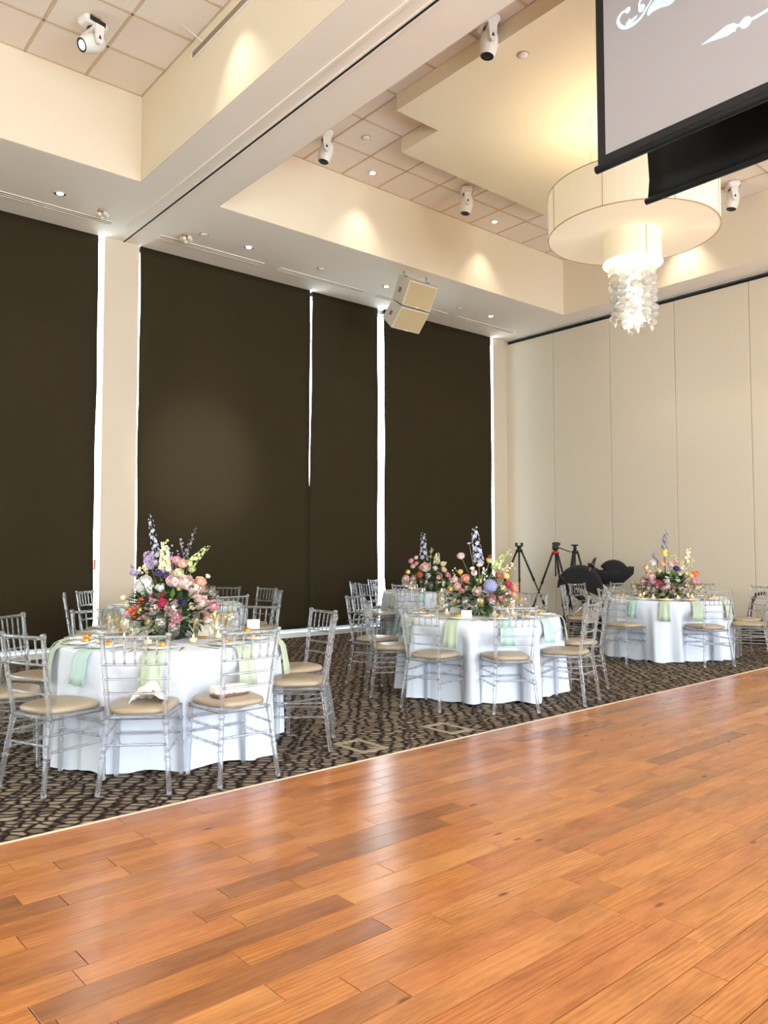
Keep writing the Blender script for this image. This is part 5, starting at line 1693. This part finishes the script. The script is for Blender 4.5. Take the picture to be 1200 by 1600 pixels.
arrangement('front', 'large bouquet of magenta, orange and blush blooms with tall lavender spikes', 0.20, 0.26, 0.20,
  [(222, 911, 'peony', 'white', 15), (232, 921, 'peony', 'white', 10), (250, 917, 'peony', 'white', 7.5), (273, 906, 'peony', 'blush', 13), (290, 909, 'peony', 'blush', 14), (306, 917, 'peony', 'blush', 14), (304, 927, 'peony', 'blush', 10),
   (314, 908, 'rose', 'peach', 9), (285, 880, 'rose', 'peach', 8), (276, 874, 'rose', 'pink', 7), (232, 935, 'rose', 'hot', 9), (254, 931, 'rose', 'hot', 9), (254, 943, 'rose', 'hot', 8),
   (238, 948, 'peony', 'blush', 13), (271, 949, 'peony', 'blush', 13), (266, 960, 'rose', 'blush', 8), (277, 964, 'rose', 'pink', 8.5), (316, 942, 'peony', 'blush', 13), (334, 946, 'peony', 'pink', 9),
   (209, 961, 'rose', 'orange', 9), (215, 948, 'rose', 'orange', 7), (203, 952, 'rose', 'orange', 6), (220, 937, 'rose', 'orange', 6), (223, 963, 'rose', 'pink', 7), (197, 958, 'rose', 'pink', 6),
   (248, 894, 'rose', 'purple', 7), (258, 899, 'rose', 'purple', 5), (242, 931, 'rose', 'purple', 5), (285, 941, 'rose', 'purple', 7), (281, 925, 'rose', 'purple', 5), (281, 920, 'tulip', 'yellow', 8),
   (325, 900, 'rose', 'white', 4), (193, 934, 'tulip', 'cream', 7), (199, 944, 'tulip', 'cream', 6), (207, 894, 'rose', 'lilac', 5), (279, 894, 'rose', 'cream', 8), (300, 889, 'rose', 'green', 6), (270, 977, 'rose', 'pink', 4), (293, 959, 'tulip', 'yellow', 6), (321, 962, 'rose', 'coral', 7), (263, 889, 'rose', 'white', 5)],
  [('delphinium', 'lav', 248, 892, 234, 803, 8, 3.5, 75, -0.02), ('delphinium', 'grey', 284, 886, 306, 824, 5, 2.5, 70, 0.02), ('stock', 'cream', 258, 893, 257, 850, 10, 5, 190, -0.06), ('snapdragon', 'green', 294, 884, 327, 852, 8, 3, 150, 0.0),
   ('lilac', 'lilac', 236, 886, 229, 862, 10, 6, 200, 0.05), ('lilac', 'lilac', 214, 900, 204, 882, 6, 3, 160, 0.03)],
  [(290, 880, 281, 846, 'grey', 0.05), (270, 880, 262, 856, 'lilac', 0.04), (228, 895, 222, 885, 'cream', 0), (256, 860, 255, 846, 'green', 0), (276, 962, 272, 974, 'pink', -0.2)], 260)
arrangement('middle', 'bouquet with a large blue hydrangea, peach and yellow blooms and a tall lavender spike', 0.17, 0.29, 0.17,
  [(766, 916, 'hydrangea', 'hyd', 14), (720, 868, 'rose', 'blush', 7), (733, 849, 'daisy', 'lilac', 4), (749, 883, 'daisy', 'peach', 6), (765, 875, 'rose', 'yellow', 6), (741, 896, 'tulip', 'blush', 8), (727, 903, 'rose', 'coral', 8), (728, 911, 'rose', 'rust', 7),
   (748, 908, 'daisy', 'yellow', 7), (745.5, 924, 'peony', 'blush', 9), (790, 900, 'tulip', 'yellow', 9), (780, 899, 'rose', 'rust', 7), (794.5, 912, 'rose', 'hot', 7), (805, 918, 'rose', 'coral', 9), (787, 920, 'rose', 'cream', 7), (767, 935, 'rose', 'pink', 9), (783, 933, 'rose', 'pink', 7),
   (705, 921, 'tulip', 'yellow', 9), (730, 919, 'tulip', 'white', 6), (715, 916, 'rose', 'blush', 7), (722, 922, 'rose', 'coral', 6), (719, 893, 'rose', 'yellow', 5), (766, 869, 'rose', 'red', 4), (710, 905, 'rose', 'blush', 6), (797, 925, 'rose', 'pink', 7), (804, 930, 'rose', 'peach', 8), (758, 927, 'rose', 'white', 6), (738, 888, 'daisy', 'white', 5), (772, 886, 'rose', 'green', 5)],
  [('delphinium', 'lav', 748, 880, 741, 823, 9, 4.5, 70, 0.0), ('stock', 'green', 773, 890, 787, 868, 7, 4, 170, -0.02)],
  [(785, 890, 803, 884, 'cream', -0.05), (780, 875, 799, 858, 'green', 0.03), (712, 890, 704, 912, 'cream', 0.0), (755, 888, 757, 905, 'white', -0.15)], 240)
arrangement('right', 'bouquet of pink, peach and orange blooms in front of the beige partition', 0.16, 0.30, 0.15,
  [(1020, 879, 'peony', 'white', 6.5), (1035, 880, 'peony', 'peach', 6.5), (1057, 876, 'rose', 'peach', 5), (1049, 882, 'rose', 'blush', 6), (1044, 894, 'rose', 'cream', 4), (1062, 897, 'tulip', 'cream', 5), (1072, 896, 'tulip', 'cream', 4.5), (1057, 888, 'rose', 'purple', 6), (1085, 897, 'tulip', 'orange', 9), (1079, 899, 'tulip', 'yellow', 7),
   (1009, 887, 'tulip', 'peach', 7), (1013, 893, 'rose', 'cream', 6), (1017, 900, 'peony', 'blush', 8), (1019, 909, 'peony', 'pink', 7), (1030, 912, 'peony', 'hot', 7), (1035, 915, 'rose', 'pink', 7), (1044, 908, 'peony', 'white', 8), (1045, 914, 'peony', 'pink', 7), (1058, 905, 'rose', 'white', 4.5), (1085, 908, 'rose', 'pink', 7), (1091, 910, 'rose', 'pink', 5), (1075, 915, 'peony', 'blush', 8), (1003, 908, 'peony', 'blush', 7), (1030, 891, 'rose', 'cream', 5), (1066, 888, 'daisy', 'white', 4)],
  [('delphinium', 'grey', 1037, 858, 1041, 828, 4.5, 3, 90, 0.0), ('stock', 'yellow', 1039, 868, 1039, 856, 6, 4, 170, 0), ('snapdragon', 'cream', 1071, 880, 1077, 856, 6, 3, 130, 0.02), ('lilac', 'grey', 1026, 878, 1020, 864, 4, 2.5, 120, 0.0)],
  [(1060, 875, 1050, 868, 'green', 0), (1076, 885, 1084, 874, 'green', 0.05), (1065, 880, 1070, 888, 'cream', -0.05)], 260)
arrangement('corner', 'pale bouquet with one big pink peony on the far table by the blinds', 0.16, 0.30, 0.16,
  [(664, 886, 'peony', 'blush', 10), (656, 898, 'rose', 'orange', 6), (638, 894, 'tulip', 'yellow', 6), (642, 876, 'rose', 'pink', 5), (645, 884, 'rose', 'blush', 5), (692, 881, 'rose', 'cream', 5), (682, 872, 'rose', 'cream', 5), (650, 880, 'rose', 'coral', 4), (633, 905, 'peony', 'blush', 8), (645, 905, 'peony', 'blush', 7), (680, 888, 'rose', 'white', 5), (694, 890, 'rose', 'cream', 5), (686, 900, 'rose', 'pink', 6), (700, 899, 'rose', 'pink', 6), (669, 900, 'rose', 'white', 5), (650, 871, 'rose', 'blush', 4)],
  [('delphinium', 'lav', 662, 874, 661, 832, 6.5, 3.5, 55, 0.0), ('stock', 'cream', 682, 880, 684, 864, 5, 3, 130, 0.0)],
  [(672, 872, 675, 856, 'green', 0.0), (690, 885, 697, 878, 'cream', 0)], 240)
